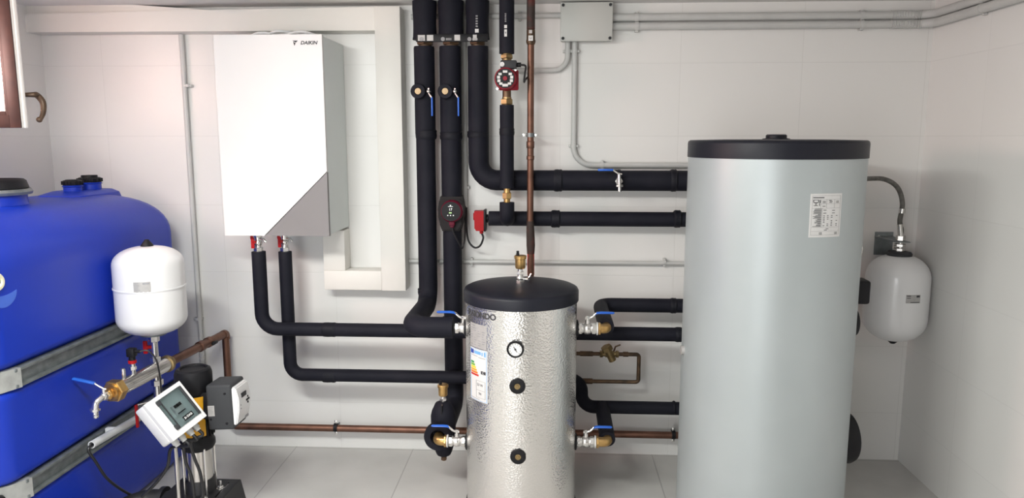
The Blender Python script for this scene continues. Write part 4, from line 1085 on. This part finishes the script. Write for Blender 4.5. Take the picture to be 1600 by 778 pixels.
# two runs to the right, round the corner
for k, (yy, lab) in enumerate(((28, 'upper of two thick grey conduits from the junction box turning along the right wall'), (41, 'lower of two thick grey conduits from the junction box turning along the right wall'))):
    zq = W(1000, yy - (1 if k == 0 else 0), QY - .002).z
    r_ = .0175
    xe_ = W(1392, 35, QY).x
    t = thing('electrical_conduit', lab, 'conduit', V((j1.x, QY, zq)), group=CG)
    obj('tube', MB().tube([V((j1.x - .01, QY, zq)), V((xe_, QY, zq))], r_, 16), M_COND, t)
    pts = fillet([V((xe_, QY, zq)), V((XR - .024, QY, zq)), V((XR - .024, -.26, zq))], .10, 12)
    d = []
    for a, b in zip(pts, pts[1:]):
        n_ = max(1, int((b - a).length / .0035))
        for q in range(n_): d.append(a.lerp(b, q / n_))
    d.append(pts[-1])
    nc = int(len(d) * .36)
    obj('flexible_bend', MB().tube(d, [r_ + .0035 - (.0035 if (q % 2) and q < nc else 0) - (.002 if q >= nc else 0) for q in range(len(d))], 16), M_COND, t, ang=20, label='ribbed flexible bend')
    obj('tube', MB().tube([V((XR - .024, -.25, zq)), V((XR - .024, -2.6, zq))], r_ + .001, 16), M_COND, t)
    for cxp in (995, 1346):
        p = V((W(cxp, yy, QY).x, QY, zq)); obj('clip', MB().lathe([(r_, -.008), (r_ + .003, -.008), (r_ + .003, .008), (r_, .008)], p, XX, 16).box(p + V((0, .008, r_ + .003)), (.016, .026, .010), .002).box(p + V((0, .008, -r_ - .003)), (.016, .026, .010), .002), M_COND, t)
    p = V((XR - .024, -.42, zq)); obj('clip', MB().lathe([(r_, -.008), (r_ + .003, -.008), (r_ + .003, .008), (r_, .008)], p, (0, 1, 0), 16).box(p + V((.012, 0, r_ + .003)), (.018, .016, .010), .002).box(p + V((.012, 0, -r_ - .003)), (.018, .016, .010), .002), M_COND, t)
# drops below the box
xv = W(897, 150, QY).x; zh = W(1000, 258, QY).z
conduit('grey conduit dropping from the junction box and bending right above the thick black pipe', [V((xv, QY, j1.z + .01)), V((xv, QY, zh)), V((tx, QY, zh))], .0128, .085,
        [(W(898, 80, QY), ZX), (W(896, 228, QY), ZX), (W(941, 258, QY), XX)])
xv2 = W(887, 80, QY).x; zh2 = W(860, 110, QY).z
conduit('short grey conduit dropping from the junction box and bending left behind the copper pipe', [V((xv2, QY, j1.z + .01)), V((xv2, QY, zh2)), V((W(808, 108, QY).x, QY, zh2))], .0125, .075, [(W(887, 80, QY), ZX)])
xv3 = W(724.5, 200, QY).x
conduit('upright grey conduit behind the second wide pipe, black cables leaving its lower end', [V((xv3, QY, ZC - .002)), V((xv3, QY, W(728, 326, QY).z))], .0155, None, [(V((xv3, QY, W(727, 293, QY).z)), ZX)])
zh3 = W(900, 410, QY).z
conduit('thin grey conduit running level across the wall behind the small tank lid', [V((-.695, QY, zh3)), V((tx, QY, zh3))], .0095, None, [(W(737, 409, QY), XX), (W(1038, 410, QY), XX)])
xa_, xb_ = W(291, 60, QY).x, W(306, 520, QY).x
xm_ = (xa_ + xb_) / 2
zs0 = W(306, 540, QY).z
lc = conduit('upright grey conduit on the wall between the blue tank and the white unit', [V((xm_, QY, 2.06)), V((xm_, QY, zs0))], .0115, None, [(W(293, 134, QY), ZX), (W(309, 498, QY), ZX)])
pts = [V((xm_, QY, zs0 + .01 - .0045 * q)) for q in range(40)]
obj('flexible_end', MB().tube(pts, [.015 - (.003 if q % 2 else 0) for q in range(40)], 14), M_COND, lc, ang=20, label='ribbed flexible end')


# ------------------------------------------------------------------ blue water tank
BX1 = W(285, 525, -.15).x - .013; BX0 = XL + .012; BY1 = -.10; BY0 = WX(28, 592, BX1).y - .12
BZ = W(60, 300, -.6).z - .01
bz1 = WX(200, 512, BX1).z; bz2 = WX(200, 657, BX1).z
bt_ = thing('water_tank', 'big blue plastic water storage tank with steel bands against the left wall', 'tank', V(((BX0 + BX1) / 2, (BY0 + BY1) / 2, 0)))
BZ = WX(150, 300, (BX0 + BX1) / 2).z
RT = .19


def rrect(x0, x1, y0, y1, r, z, n=8):
    pts = []
    for cx, cy, a0 in ((x1 - r, y1 - r, 0), (x0 + r, y1 - r, PI / 2), (x0 + r, y0 + r, PI), (x1 - r, y0 + r, 1.5 * PI)):
        for k in range(n + 1):
            a = a0 + PI / 2 * k / n; pts.append(V((cx + r * math.cos(a), cy + r * math.sin(a), z)))
    return pts


def inset(z):
    v = 0.
    for zb_, hw in ((bz1, .05), (bz2, .05)):
        d = abs(z - zb_)
        if d < hw: v = max(v, .028 * min(1, (hw - d) / .018))
    if z < .06: v = max(v, .06 - math.sqrt(max(0, .06 ** 2 - (.06 - z) ** 2)))
    return v


zs = [0, .005, .015, .03, .06]
z = .1
while z < BZ - RT: zs.append(z); z += .0125
rings = []
for z in zs:
    i_ = inset(z); rings.append(rrect(BX0 + i_, BX1 - i_, BY0 + i_, BY1 - i_, .085 - i_ * .5, z))
for k in range(13):
    t = PI / 2 * k / 12
    i_ = .23 * (1 - math.cos(t) ** .9); z = BZ - RT + RT * math.sin(t) ** .9
    r_ = .085 + k * .004
    rings.append(rrect(BX0 + i_ * .98, BX1 - i_ * .98, BY0 + i_, BY1 - i_, min(r_, (BX1 - BX0) / 2 - i_ - .01), z))
tb_ = MB().rings(rings)
obj('body', tb_, M_BLUE, bt_, ang=70)
bxm = (BX0 + BX1) / 2 + .01
# raised deck with two screw caps
c1 = WX(113, 285.5, bxm); c2 = WX(140, 281, bxm)
obj('cap_deck', MB().rings([rrect(bxm - .11, bxm + .12, c1.y - .16, c2.y + .10, .05, BZ - .05), rrect(bxm - .10, bxm + .11, c1.y - .12, c2.y + .08, .05, BZ + .004), rrect(bxm - .08, bxm + .09, c1.y - .06, c2.y + .06, .05, BZ + .018)]), M_BLUE, bt_)
for c_, rr, dz, lab in ((c1, .038, 0, 'low black screw cap'), (c2, .048, .0, 'taller black screw cap')):
    tall = rr > .04
    nk = obj('neck', MB().cyl(V((bxm, c_.y, BZ)), V((bxm, c_.y, c_.z - .006 + dz)), rr * .98, 28).lathe([(rr, 0), (rr + .005, .002), (rr, .006)], V((bxm, c_.y, c_.z - .018 + dz)), ZX, 28), M_BLUE, bt_)
    cp = MB().lathe([(rr, 0), (rr + .002, .004), (rr + .002, .018), (rr - .006, .022), (rr * .72, .022), (rr * .70, .032 if tall else .024), (.001, .032 if tall else .024)], V((bxm, c_.y, c_.z - .010 + dz)), ZX, 28)
    for k in range(16):
        a = 2 * PI * k / 16; cp.box(V((bxm + math.cos(a) * (rr + .003), c_.y + math.sin(a) * (rr + .003), c_.z + dz)), (.005, .005, .016), .001)
    obj('screw_cap', cp, M_BLK, nk, label=lab)
# large filler neck
nr = .118; ny = W(0, 300, 0) and (WX(-14, 300, bxm).y); 
zr_ = WX(0, 300, bxm).z
ncx = bxm
nk = obj('filler_neck', MB().lathe([(nr + .02, BZ - .04), (nr + .002, BZ - .01), (nr - .002, BZ + .02), (nr - .002, zr_ + .01)], V((ncx, ny, 0)), ZX, 40), M_BLUE, bt_, label='wide blue filler neck')
zt_ = WX(0, 279, bxm).z
obj('clamp_ring', MB().lathe([(nr - .002, -.012), (nr + .014, -.010), (nr + .018, 0), (nr + .012, .010), (nr - .002, .012)], V((ncx, ny, zr_ + .004)), ZX, 40), M_GALV, nk, label='grey clamp ring')
obj('filler_lid', MB().lathe([(nr, zr_ + .014), (nr + .006, zr_ + .018), (nr - .002, zt_ - .006), (nr - .010, zt_), (nr - .020, zt_ - .006), (nr - .03, zt_ - .012), (.001, zt_ - .012)], V((ncx, ny, 0)), ZX, 40), M_BLK, nk, label='black filler lid')
# steel bands
for zb_ in (bz1, bz2):
    ro = rrect(BX0, BX1 - .004, BY0 + .004, BY1, .10, zb_); 
    k = MB()
    # one rail along the side, flanged
    for (dy0, dy1, xo, hh) in ((BY0 + .10, BY1 - .02, 0, .034),):
        k.bx(BX1 - .024, BX1 - .004, dy0, dy1, zb_ - hh, zb_ + hh, .004)
        k.bx(BX1 - .012, BX1 + .010, dy0, dy1, zb_ + hh - .012, zb_ + hh, .002)
        k.bx(BX1 - .012, BX1 + .010, dy0, dy1, zb_ - hh, zb_ - hh + .012, .002)
    bd = obj('band', k, M_GALV, bt_, label='galvanised steel band round the tank')
    k = MB().bx(BX0 + .02, BX1 - .10, BY0 + .004, BY0 + .024, zb_ - .034, zb_ + .034, .004)
    obj('front_band', k, M_GALV, bd)
    k = MB().rings([[V((BX1 - .13, BY0 - .006, zb_ + s)) for s in (-.034, .034)] + [V((BX1 - .13, BY0 + .02, zb_ + s)) for s in (.034, -.034)],
                    [V((BX1 - .075, BY0 + .004, zb_ + s)) for s in (-.036, .036)] + [V((BX1 - .085, BY0 + .03, zb_ + s)) for s in (.036, -.036)],
                    [V((BX1 - .012, BY0 + .055, zb_ + s)) for s in (-.036, .036)] + [V((BX1 - .03, BY0 + .075, zb_ + s)) for s in (.036, -.036)],
                    [V((BX1 + .014, BY0 + .12, zb_ + s)) for s in (-.034, .034)] + [V((BX1 - .01, BY0 + .125, zb_ + s)) for s in (.034, -.034)]])
    cb_ = obj('corner_clamp', k, mat('pressed_steel', (.40, .41, .40), .5, .4, var=((.3, .31, .3), 25, .4, .7)), bd, label='pale pressed steel corner clamp')
    bp = V((BX1 - .035, BY0 + .032, zb_)); nb = V((.8, -.6, 0)).normalized()
    obj('bolt', MB().cyl(bp - nb * .01, bp + nb * .014, .011, 14), M_BLK, cb_)
# level port and printed mark on the front face
lp_ = WX(-4, 441, BX1)
obj('level_port', MB().lathe([(.030, -.012), (.030, .004), (.025, .010), (.017, .010), (.014, .004), (.001, .004)], V((BX1 - .004, lp_.y, lp_.z)), (1, 0, 0), 28), M_CREAM, bt_, label='cream ring round a small port')
cp_ = WX(6, 463, BX1)
SIDE = Matrix(((0, 0, 1), (1, 0, 0), (0, 1, 0)))
cr = [(-.06 + .12 * k / 10, .012 - .010 * math.sin(PI * k / 10)) for k in range(11)] + [(.06 * math.cos(PI * k / 14), .012 - .050 * math.sin(PI * k / 14)) for k in range(1, 14)]
obj('logo', MB().prism(cr, V((BX1 - .0004, cp_.y, cp_.z)), SIDE, .0012), M_CRES, bt_, label='pale blue printed mark')

# grey tube with a cable hung beside the lower band
pv0 = WX(143, 695, BX1 + .05); pv1 = WX(238, 640, BX1 + .05)
pv = thing('cable_tube', 'pale grey plastic tube lying along the lower band of the blue tank', 'tube', pv0)
pdir = (pv1 - pv0).normalized()
pv1 = pv0 + pdir * ((pv1 - pv0).length + .12)
R2 = frame_z(pdir)
obj('tube', MB().rings([[pv0 + R2 @ V((math.cos(a * PI / 10) * r, math.sin(a * PI / 10) * r, h)) for a in range(20)] for r, h in ((.0105, .02), (.0105, 0), (.0145, 0), (.0145, (pv1 - pv0).length))]), M_PVC, pv)
obj('clip', MB().box(pv0 + pdir * .15 + V((-.016, 0, 0)), (.036, .022, .034), .004), M_PVC, pv)
cb = spline([pv0 + pdir * .03, pv0 - pdir * .02 + V((0, 0, -.01)), WX(150, 722, BX1 + .06), WX(168, 748, BX1 + .07), WX(195, 768, BX1 + .09), WX(225, 782, BX1 + .11)], 8)
obj('cable', MB().tube(cb, .0055, 8), M_CAB, pv)

# ------------------------------------------------------------------ booster pump
UYp = -.78
pxa = W(309, 690, UYp).x
pm = thing('booster_pump', 'upright booster pump with black motor and steel barrel standing by the blue tank', 'pump', V((pxa, UYp, 0)))
_, mr = circ(265, 326, 590, UYp)
zmt = W(296, 574, UYp).z; zmb = W(307, 694, UYp).z; zsb = W(312, 745, UYp).z
srr = circ(290, 333, 720, UYp)[1]
obj('barrel', MB().cyl(V((pxa, UYp, zsb - .05)), V((pxa, UYp, zmb)), srr, 40), M_STEEL, pm)
mo = obj('motor', MB().lathe([(mr * .86, zmb - .012), (mr * .95, zmb), (mr * .95, zmb + .02), (mr * .86, zmb + .03), (mr * .84, zmt - .10), (mr * .98, zmt - .085), (mr, zmt - .06), (mr, zmt - .022), (mr * .93, zmt - .006), (mr * .78, zmt), (mr * .70, zmt - .003), (mr * .68, zmt - .008), (.002, zmt - .007)], V((pxa, UYp, 0)), ZX, 40), M_BLK, pm)
fb_ = MB()
for k in range(24):
    a = 2 * PI * k / 24; fb_.box(V((pxa + math.cos(a) * mr * .86, UYp + math.sin(a) * mr * .86, (zmb + zmt) / 2 - .03)), (.014, .004, (zmt - zmb) - .15), 0, Matrix.Rotation(a, 3, 'Z'))
obj('cooling_fin', fb_, M_BLK, mo)
obj('flow_label', MB().cylpatch(pxa, UYp, mr * .955, -2.0, -.6, zmb + .055, zmt - .105, .0012), M_YEL, mo, label='yellow label round the motor')
ti = MB()
for a in (-2.3, -.75, .8, 2.3): ti.cyl(V((pxa + math.cos(a) * (srr + .012), UYp + math.sin(a) * (srr + .012), .10)), V((pxa + math.cos(a) * (srr + .012), UYp + math.sin(a) * (srr + .012), zmb)), .0045, 10)
obj('tie_rod', ti, M_CHROME, pm)
obj('foot_casting', MB().lathe([(srr + .02, .04), (srr + .024, .05), (srr + .02, .09), (srr + .008, .10), (srr + .008, zsb - .01), (srr + .003, zsb)], V((pxa, UYp, 0)), ZX, 36).cyl(V((pxa - .17, UYp, .10)), V((pxa + .12, UYp, .10)), .036, 24).lathe([(.055, 0), (.055, .018)], V((pxa - .17, UYp, .10)), XX, 24), M_IRON, pm)
bs = thing('pump_stand', 'black steel stand with bolts under the booster pump', 'stand', V((pxa, UYp, 0)))
zp_ = W(345, 765, UYp).z
SXR = W(366, 757, UYp + .04).x
pl_ = MB().bx(pxa - .12, SXR, UYp - .095, UYp - .065, zp_ - .006, zp_).bx(pxa - .12, SXR, UYp + .065, UYp + .095, zp_ - .006, zp_).bx(pxa - .12, pxa + .085, UYp - .065, UYp + .065, zp_ - .006, zp_).bx(SXR - .03, SXR, UYp - .065, UYp + .065, zp_ - .006, zp_)
obj('plate', pl_, M_IRON, bs)
obj('side_flange', MB().prism([(0, 0), (.006, 0), (.036, -zp_ + .012), (.030, -zp_ + .012)], V((SXR - .002, UYp + .095, zp_)), FRONT, .19).bx(SXR + .02, SXR + .08, UYp - .095, UYp + .095, .006, .014), M_IRON, bs)
obj('side_flange', MB().bx(pxa - .126, pxa - .12, UYp - .095, UYp + .095, .006, zp_), M_IRON, bs)
for q in (V((SXR + .055, UYp - .03, .014)), V((pxa + .078, UYp + .01, zp_)), V((pxa + .05, UYp - .08, zp_))):
    obj('bolt', MB().cyl(q, q + V((0, 0, .034)), .0055, 12).hexn(q, q + V((0, 0, .010)), .012).cyl(q - V((0, 0, .0)), q + V((0, 0, .003)), .015, 18), M_CHROME, bs)
for sx3 in (-.10, SXR - pxa + .05):
    for sy3 in (-.08, .08):
        obj('foot', MB().cyl(V((pxa + sx3, UYp + sy3, 0)), V((pxa + sx3, UYp + sy3, .008)), .014, 16), M_RUB, bs)

# frequency controller on the motor
iv = thing('pump_controller', 'dark grey frequency controller with a white display front on the side of the pump motor', 'controller', W(362, 636, UYp))
nrm = V((1, .04, .04)).normalized()
ic = W(322, 638, UYp - .067); ic = V((ic.x + .046, UYp, ic.z))
upz = (V((0, 0, 1)) - nrm * nrm.z).normalized(); upz = (Matrix.Rotation(math.radians(-3), 3, nrm) @ upz)
xx_ = upz.cross(nrm)
RI = Matrix((xx_, upz, nrm)).transposed()
IW, IH, ID = .135, .182, .125
tb2 = MB().box(ic + nrm * .006, (IW, IH, ID * .72 + .012), .010, RI, 3)
ivb = obj('housing', tb2, M_DGREY, iv)
obj('mounting_neck', MB().box(ic - nrm * (ID * .36 + .02), (IW * .6, IH * .6, .06), .006, RI), M_BLK, iv)
fp = [(-IH / 2 + .012, .0), (-IH / 2 + .018, .022), (-.02, .034), (.03, .036), (IH / 2 - .018, .026), (IH / 2 - .012, 0)]
fm = MB().rings([[ic + RI @ V((s * (IW / 2 - .006), y, ID * .36 + z)) for y, z in fp] for s in (-1, 1)])
bmesh.ops.bevel(fm.b, geom=fm.b.edges[:], offset=.004, segments=2, affect='EDGES')
fr_ = obj('front_cover', fm, M_WHT, iv, label='white front cover')
ft = ID * .36 + .0365
obj('display', MB().box(ic + RI @ V((-.005, .034, ft - .003)), (.05, .018, .006), .001, RI), M_DGREY, fr_)
kb_ = MB()
for dx, dy_ in ((.0, .012), (.0, -.012), (-.012, 0), (.012, 0), (0, 0)): kb_.cyl(ic + RI @ V((.030 + dx, .004 + dy_, ft - .006)), ic + RI @ V((.030 + dx, .004 + dy_, ft + .001)), .0042, 10)
obj('button', kb_, M_BLK, fr_)
kb_ = MB()
for k in range(5): kb_.box(ic + RI @ V((.022 + k * .006, -.066, ft - .012)), (.0045, .009, .006), 0, RI)
for k in range(2): kb_.box(ic + RI @ V((-.04, .0 - k * .014, ft - .003)), (.005, .005, .004), 0, RI)
obj('label_print', kb_, M_GINK, fr_)
sd = ic + RI @ V((-IW / 2 - .0005, -.008, -.026))
RS = Matrix((-nrm * -1, upz, -xx_)).transposed()
RS = Matrix((nrm, upz, -xx_)).transposed()
lb = obj('rating_label', MB().box(ic - xx_ * (IW / 2 + .0006) + upz * -.012 - nrm * .028, (.026, .042, .001), 0, RS), M_FOILL, ivb)
kb_ = MB()
for k in range(6): kb_.box(ic - xx_ * (IW / 2 + .0014) + upz * (.003 - k * .006) - nrm * (.028 + .002 * (k % 3)), (.016, .0016, .0008), 0, RS)
obj('label_print', kb_, M_GINK, lb)
sc_ = MB()
for u_, v_ in ((-.032, -.046), (.030, .055), (.030, -.064)):
    q = ic - xx_ * (IW / 2) + upz * v_ + nrm * u_
    sc_.cyl(q + xx_ * .002, q - xx_ * .002, .005, 12)
obj('screw', sc_, M_BLK, ivb)

# ------------------------------------------------------------------ tilted control box
ky = -.98
kc = W(276, 641, ky)
v3 = (CAM - kc).normalized(); r3 = V((0, 0, 1)).cross(v3).normalized(); u3 = v3.cross(r3)
roll, turn = math.radians(31), math.radians(30)
n3 = v3 * math.cos(turn) + (r3 * math.cos(roll) + u3 * math.sin(roll)) * math.sin(turn)
up3 = u3 * math.cos(roll) - r3 * math.sin(roll)
x3_ = up3.cross(n3)
RK = Matrix((x3_, up3, n3)).transposed()
KW, KH, KD = .164, .170, .088
kb0 = thing('control_panel', 'white plastic control box tilted on its post, with a clear window over a switch', 'control panel', kc - V((0, 0, .12)))
P = lambda x, y, z=0: kc + RK @ V((x, y, z))
bxk = obj('enclosure', MB().box(P(0, 0, -KD * .62), (KW, KH, KD * .75), .008, RK, 3), M_WHT, kb0)
# front lid with an opening for the window
ow, oh, ox, oy = .112, .128, .012, .004
lidm = MB()
x0_, x1_, y0_, y1_ = -KW / 2, KW / 2, -KH / 2, KH / 2
wx0, wx1, wy0, wy1 = ox - ow / 2, ox + ow / 2, oy - oh / 2, oy + oh / 2
for a, b, c, d in ((x0_, wx0, y0_, y1_), (wx1, x1_, y0_, y1_), (wx0, wx1, y0_, wy0), (wx0, wx1, wy1, y1_)):
    lidm.box(P((a + b) / 2, (c + d) / 2, -KD * .125), (b - a, d - c, KD * .25), .0015, RK, 1)
obj('lid', lidm, M_WHT, kb0)
obj('inner_plate', MB().box(P(ox, oy, -.020), (ow, oh, .004), 0, RK), M_SIDE, kb0, label='pale grey plate behind the window')
wnd = obj('window', MB().box(P(ox, oy, .002), (ow + .004, oh + .004, .004), .0015, RK), M_CLEAR, kb0, label='clear hinged window')
fm = MB()
for cx_, cy_, w_, h_ in ((ox - ow / 2 + .012, oy, .004, oh), (ox + ow / 2 - .004, oy, .010, oh), ):
    fm.box(P(cx_, cy_, .003), (w_, h_, .006), .001, RK)
fm.box(P(ox - ow / 2 + .004, oy + oh / 2 - .010, .004), (.016, .018, .009), .002, RK).box(P(ox - ow / 2 + .004, oy - oh / 2 + .010, .004), (.016, .018, .009), .002, RK)
obj('hinge', fm, M_DGREY, wnd, label='dark hinge and frame strips of the window')
bkm = MB().box(P(ox + .004, oy - .002, -.012), (.040, .040, .014), .002, RK)
brk = obj('circuit_breaker', bkm, M_PAPER, kb0)
tg = MB()
for k in (-1, 0, 1): tg.box(P(ox + .004 + k * .011, oy + .010, -.002), (.008, .012, .006), .001, RK)
tg.box(P(ox + .004, oy - .018, -.0046), (.034, .004, .001), 0, RK)
obj('toggle', tg, M_BLK, brk)
lgb = obj('logo_plate', MB().box(P(ox + .008, oy - .046, .0045), (.044, .018, .001), 0, RK), M_BLK, kb0)
lt = MB().text('DAB', .012, P(ox + .014, oy - .046, .0051), RK, .0004, bold=.0004)
for k in range(3):
    a = k * 2.1; lt.cyl(P(ox - .006 + .003 * math.cos(a), oy - .046 + .003 * math.sin(a), .0046), P(ox - .006 + .003 * math.cos(a), oy - .046 + .003 * math.sin(a), .0055), .0024, 10)
obj('logo_lettering', lt, M_PAPER, lgb)
gm = MB()
for x_ in (-.052, -.02, .018, .048):
    gm.cyl(P(x_, -KH / 2 + .004, -.05), P(x_, -KH / 2 - .016, -.05), .013, 16).cyl(P(x_, -KH / 2 - .014, -.05), P(x_, -KH / 2 - .026, -.05), .010, 16)
obj('cable_gland', gm, M_COND, kb0)
# post
pt = P(.0, -.02, -KD * .95); pbm = V((pt.x + .015, pt.y + .03, 0.05))
po = thing('panel_post', 'slim steel post carrying the tilted white control box', 'post', pbm)
p0_ = W(274, 700, ky + .08)
obj('post', MB().tube([V((p0_.x, ky + .08, .03)), V((p0_.x, ky + .08, kc.z - .03)), pt], .008, 12, bend=.03), M_STEEL, po)
obj('base_plate', MB().box(V((p0_.x, ky + .08, .024)), (.09, .09, .048), .004), M_IRON, po)
for i, (x_, pth, lab) in enumerate(((-.02, [(268, 700), (262, 728), (246, 752), (222, 776)], 'black cable sagging from the control box down toward the floor left'),
                                    (.018, [(288, 690), (290, 720), (300, 748), (305, 790)], 'black cable hanging straight down from the middle of the control box'),
                                    (.048, [(298, 690), (304, 716), (314, 744), (318, 790)], 'black cable hanging from the control box in front of the steel barrel'))):
    s_ = P(x_, -KH / 2 - .02, -.05)
    pts = [s_, P(x_, -KH / 2 - .05, -.05)] + [W(a, b, ky + .03 + .01 * i) for a, b in pth]
    o = obj('cable', MB().tube(spline(pts, 8), .0062, 10), M_CAB, label=lab, cat='cable', group='black cables below the control box')
# suction hose on the floor
s0 = V((pxa - .17, UYp, .10))
hsx = spline([s0, V((pxa - .23, UYp - .01, .10)), V((pxa - .29, UYp - .06, .09)), V((pxa - .315, UYp - .16, .065)), V((pxa - .32, UYp - .32, .048)), V((pxa - .32, UYp - .45, .046))], 8)
o = obj('suction_hose', MB().tube(hsx, .043, 20), M_RUB, label='thick black rubber hose on the floor beside the booster pump', cat='hose')

# ------------------------------------------------------------------ ceiling lamp behind the viewer and daylight
lm = thing('ceiling_lamp', 'long white ceiling lamp above and behind the viewer', 'lamp', V((-1.0, -2.3, ZC)))
obj('tray', MB().bx(-1.6, -.4, -2.4, -2.2, ZC - .03, ZC, .004), M_WHT, lm)
obj('diffuser', MB().bx(-1.59, -.41, -2.39, -2.21, ZC - .055, ZC - .03, .01), M_LAMP, lm)


def area(name, loc, d, sx, sy, power, col):
    l = bpy.data.lights.new(name, 'AREA'); l.shape = 'RECTANGLE'; l.size = sx; l.size_y = sy; l.energy = power; l.color = col
    o = bpy.data.objects.new(name, l); COL.objects.link(o)
    o.matrix_world = Matrix.Translation(loc) @ frame_z(-V(d)).to_4x4()
    return o


area('ceiling_lamp_light', V((-1.0, -2.3, ZC - .06)), (.1, .25, -1), 1.15, .16, 50, (.985, 1, .955))
area('window_daylight', V((XL - .16, (WY0 + WY1) / 2, (WZ0 + WZ1) / 2)), (1, .45, -.1), .5, 1.15, 46, (1, .64, .57))
area('door_daylight', V(((DX0 + DX1) / 2, YF - .12, DZ1 / 2)), (.1, 1, 0), 2.0, 1.4, 36, (.94, .98, 1))

wd_ = bpy.data.worlds.new('daylight'); sc.world = wd_; wd_.use_nodes = True
bg = wd_.node_tree.nodes['Background']; bg.inputs[0].default_value = (1, .93, .9, 1); bg.inputs[1].default_value = 1.3

sc.view_settings.view_transform = 'Standard'
sc.view_settings.look = 'None'
sc.view_settings.gamma = 1
sc.view_settings.exposure = .36
sc.view_settings.use_curve_mapping = False
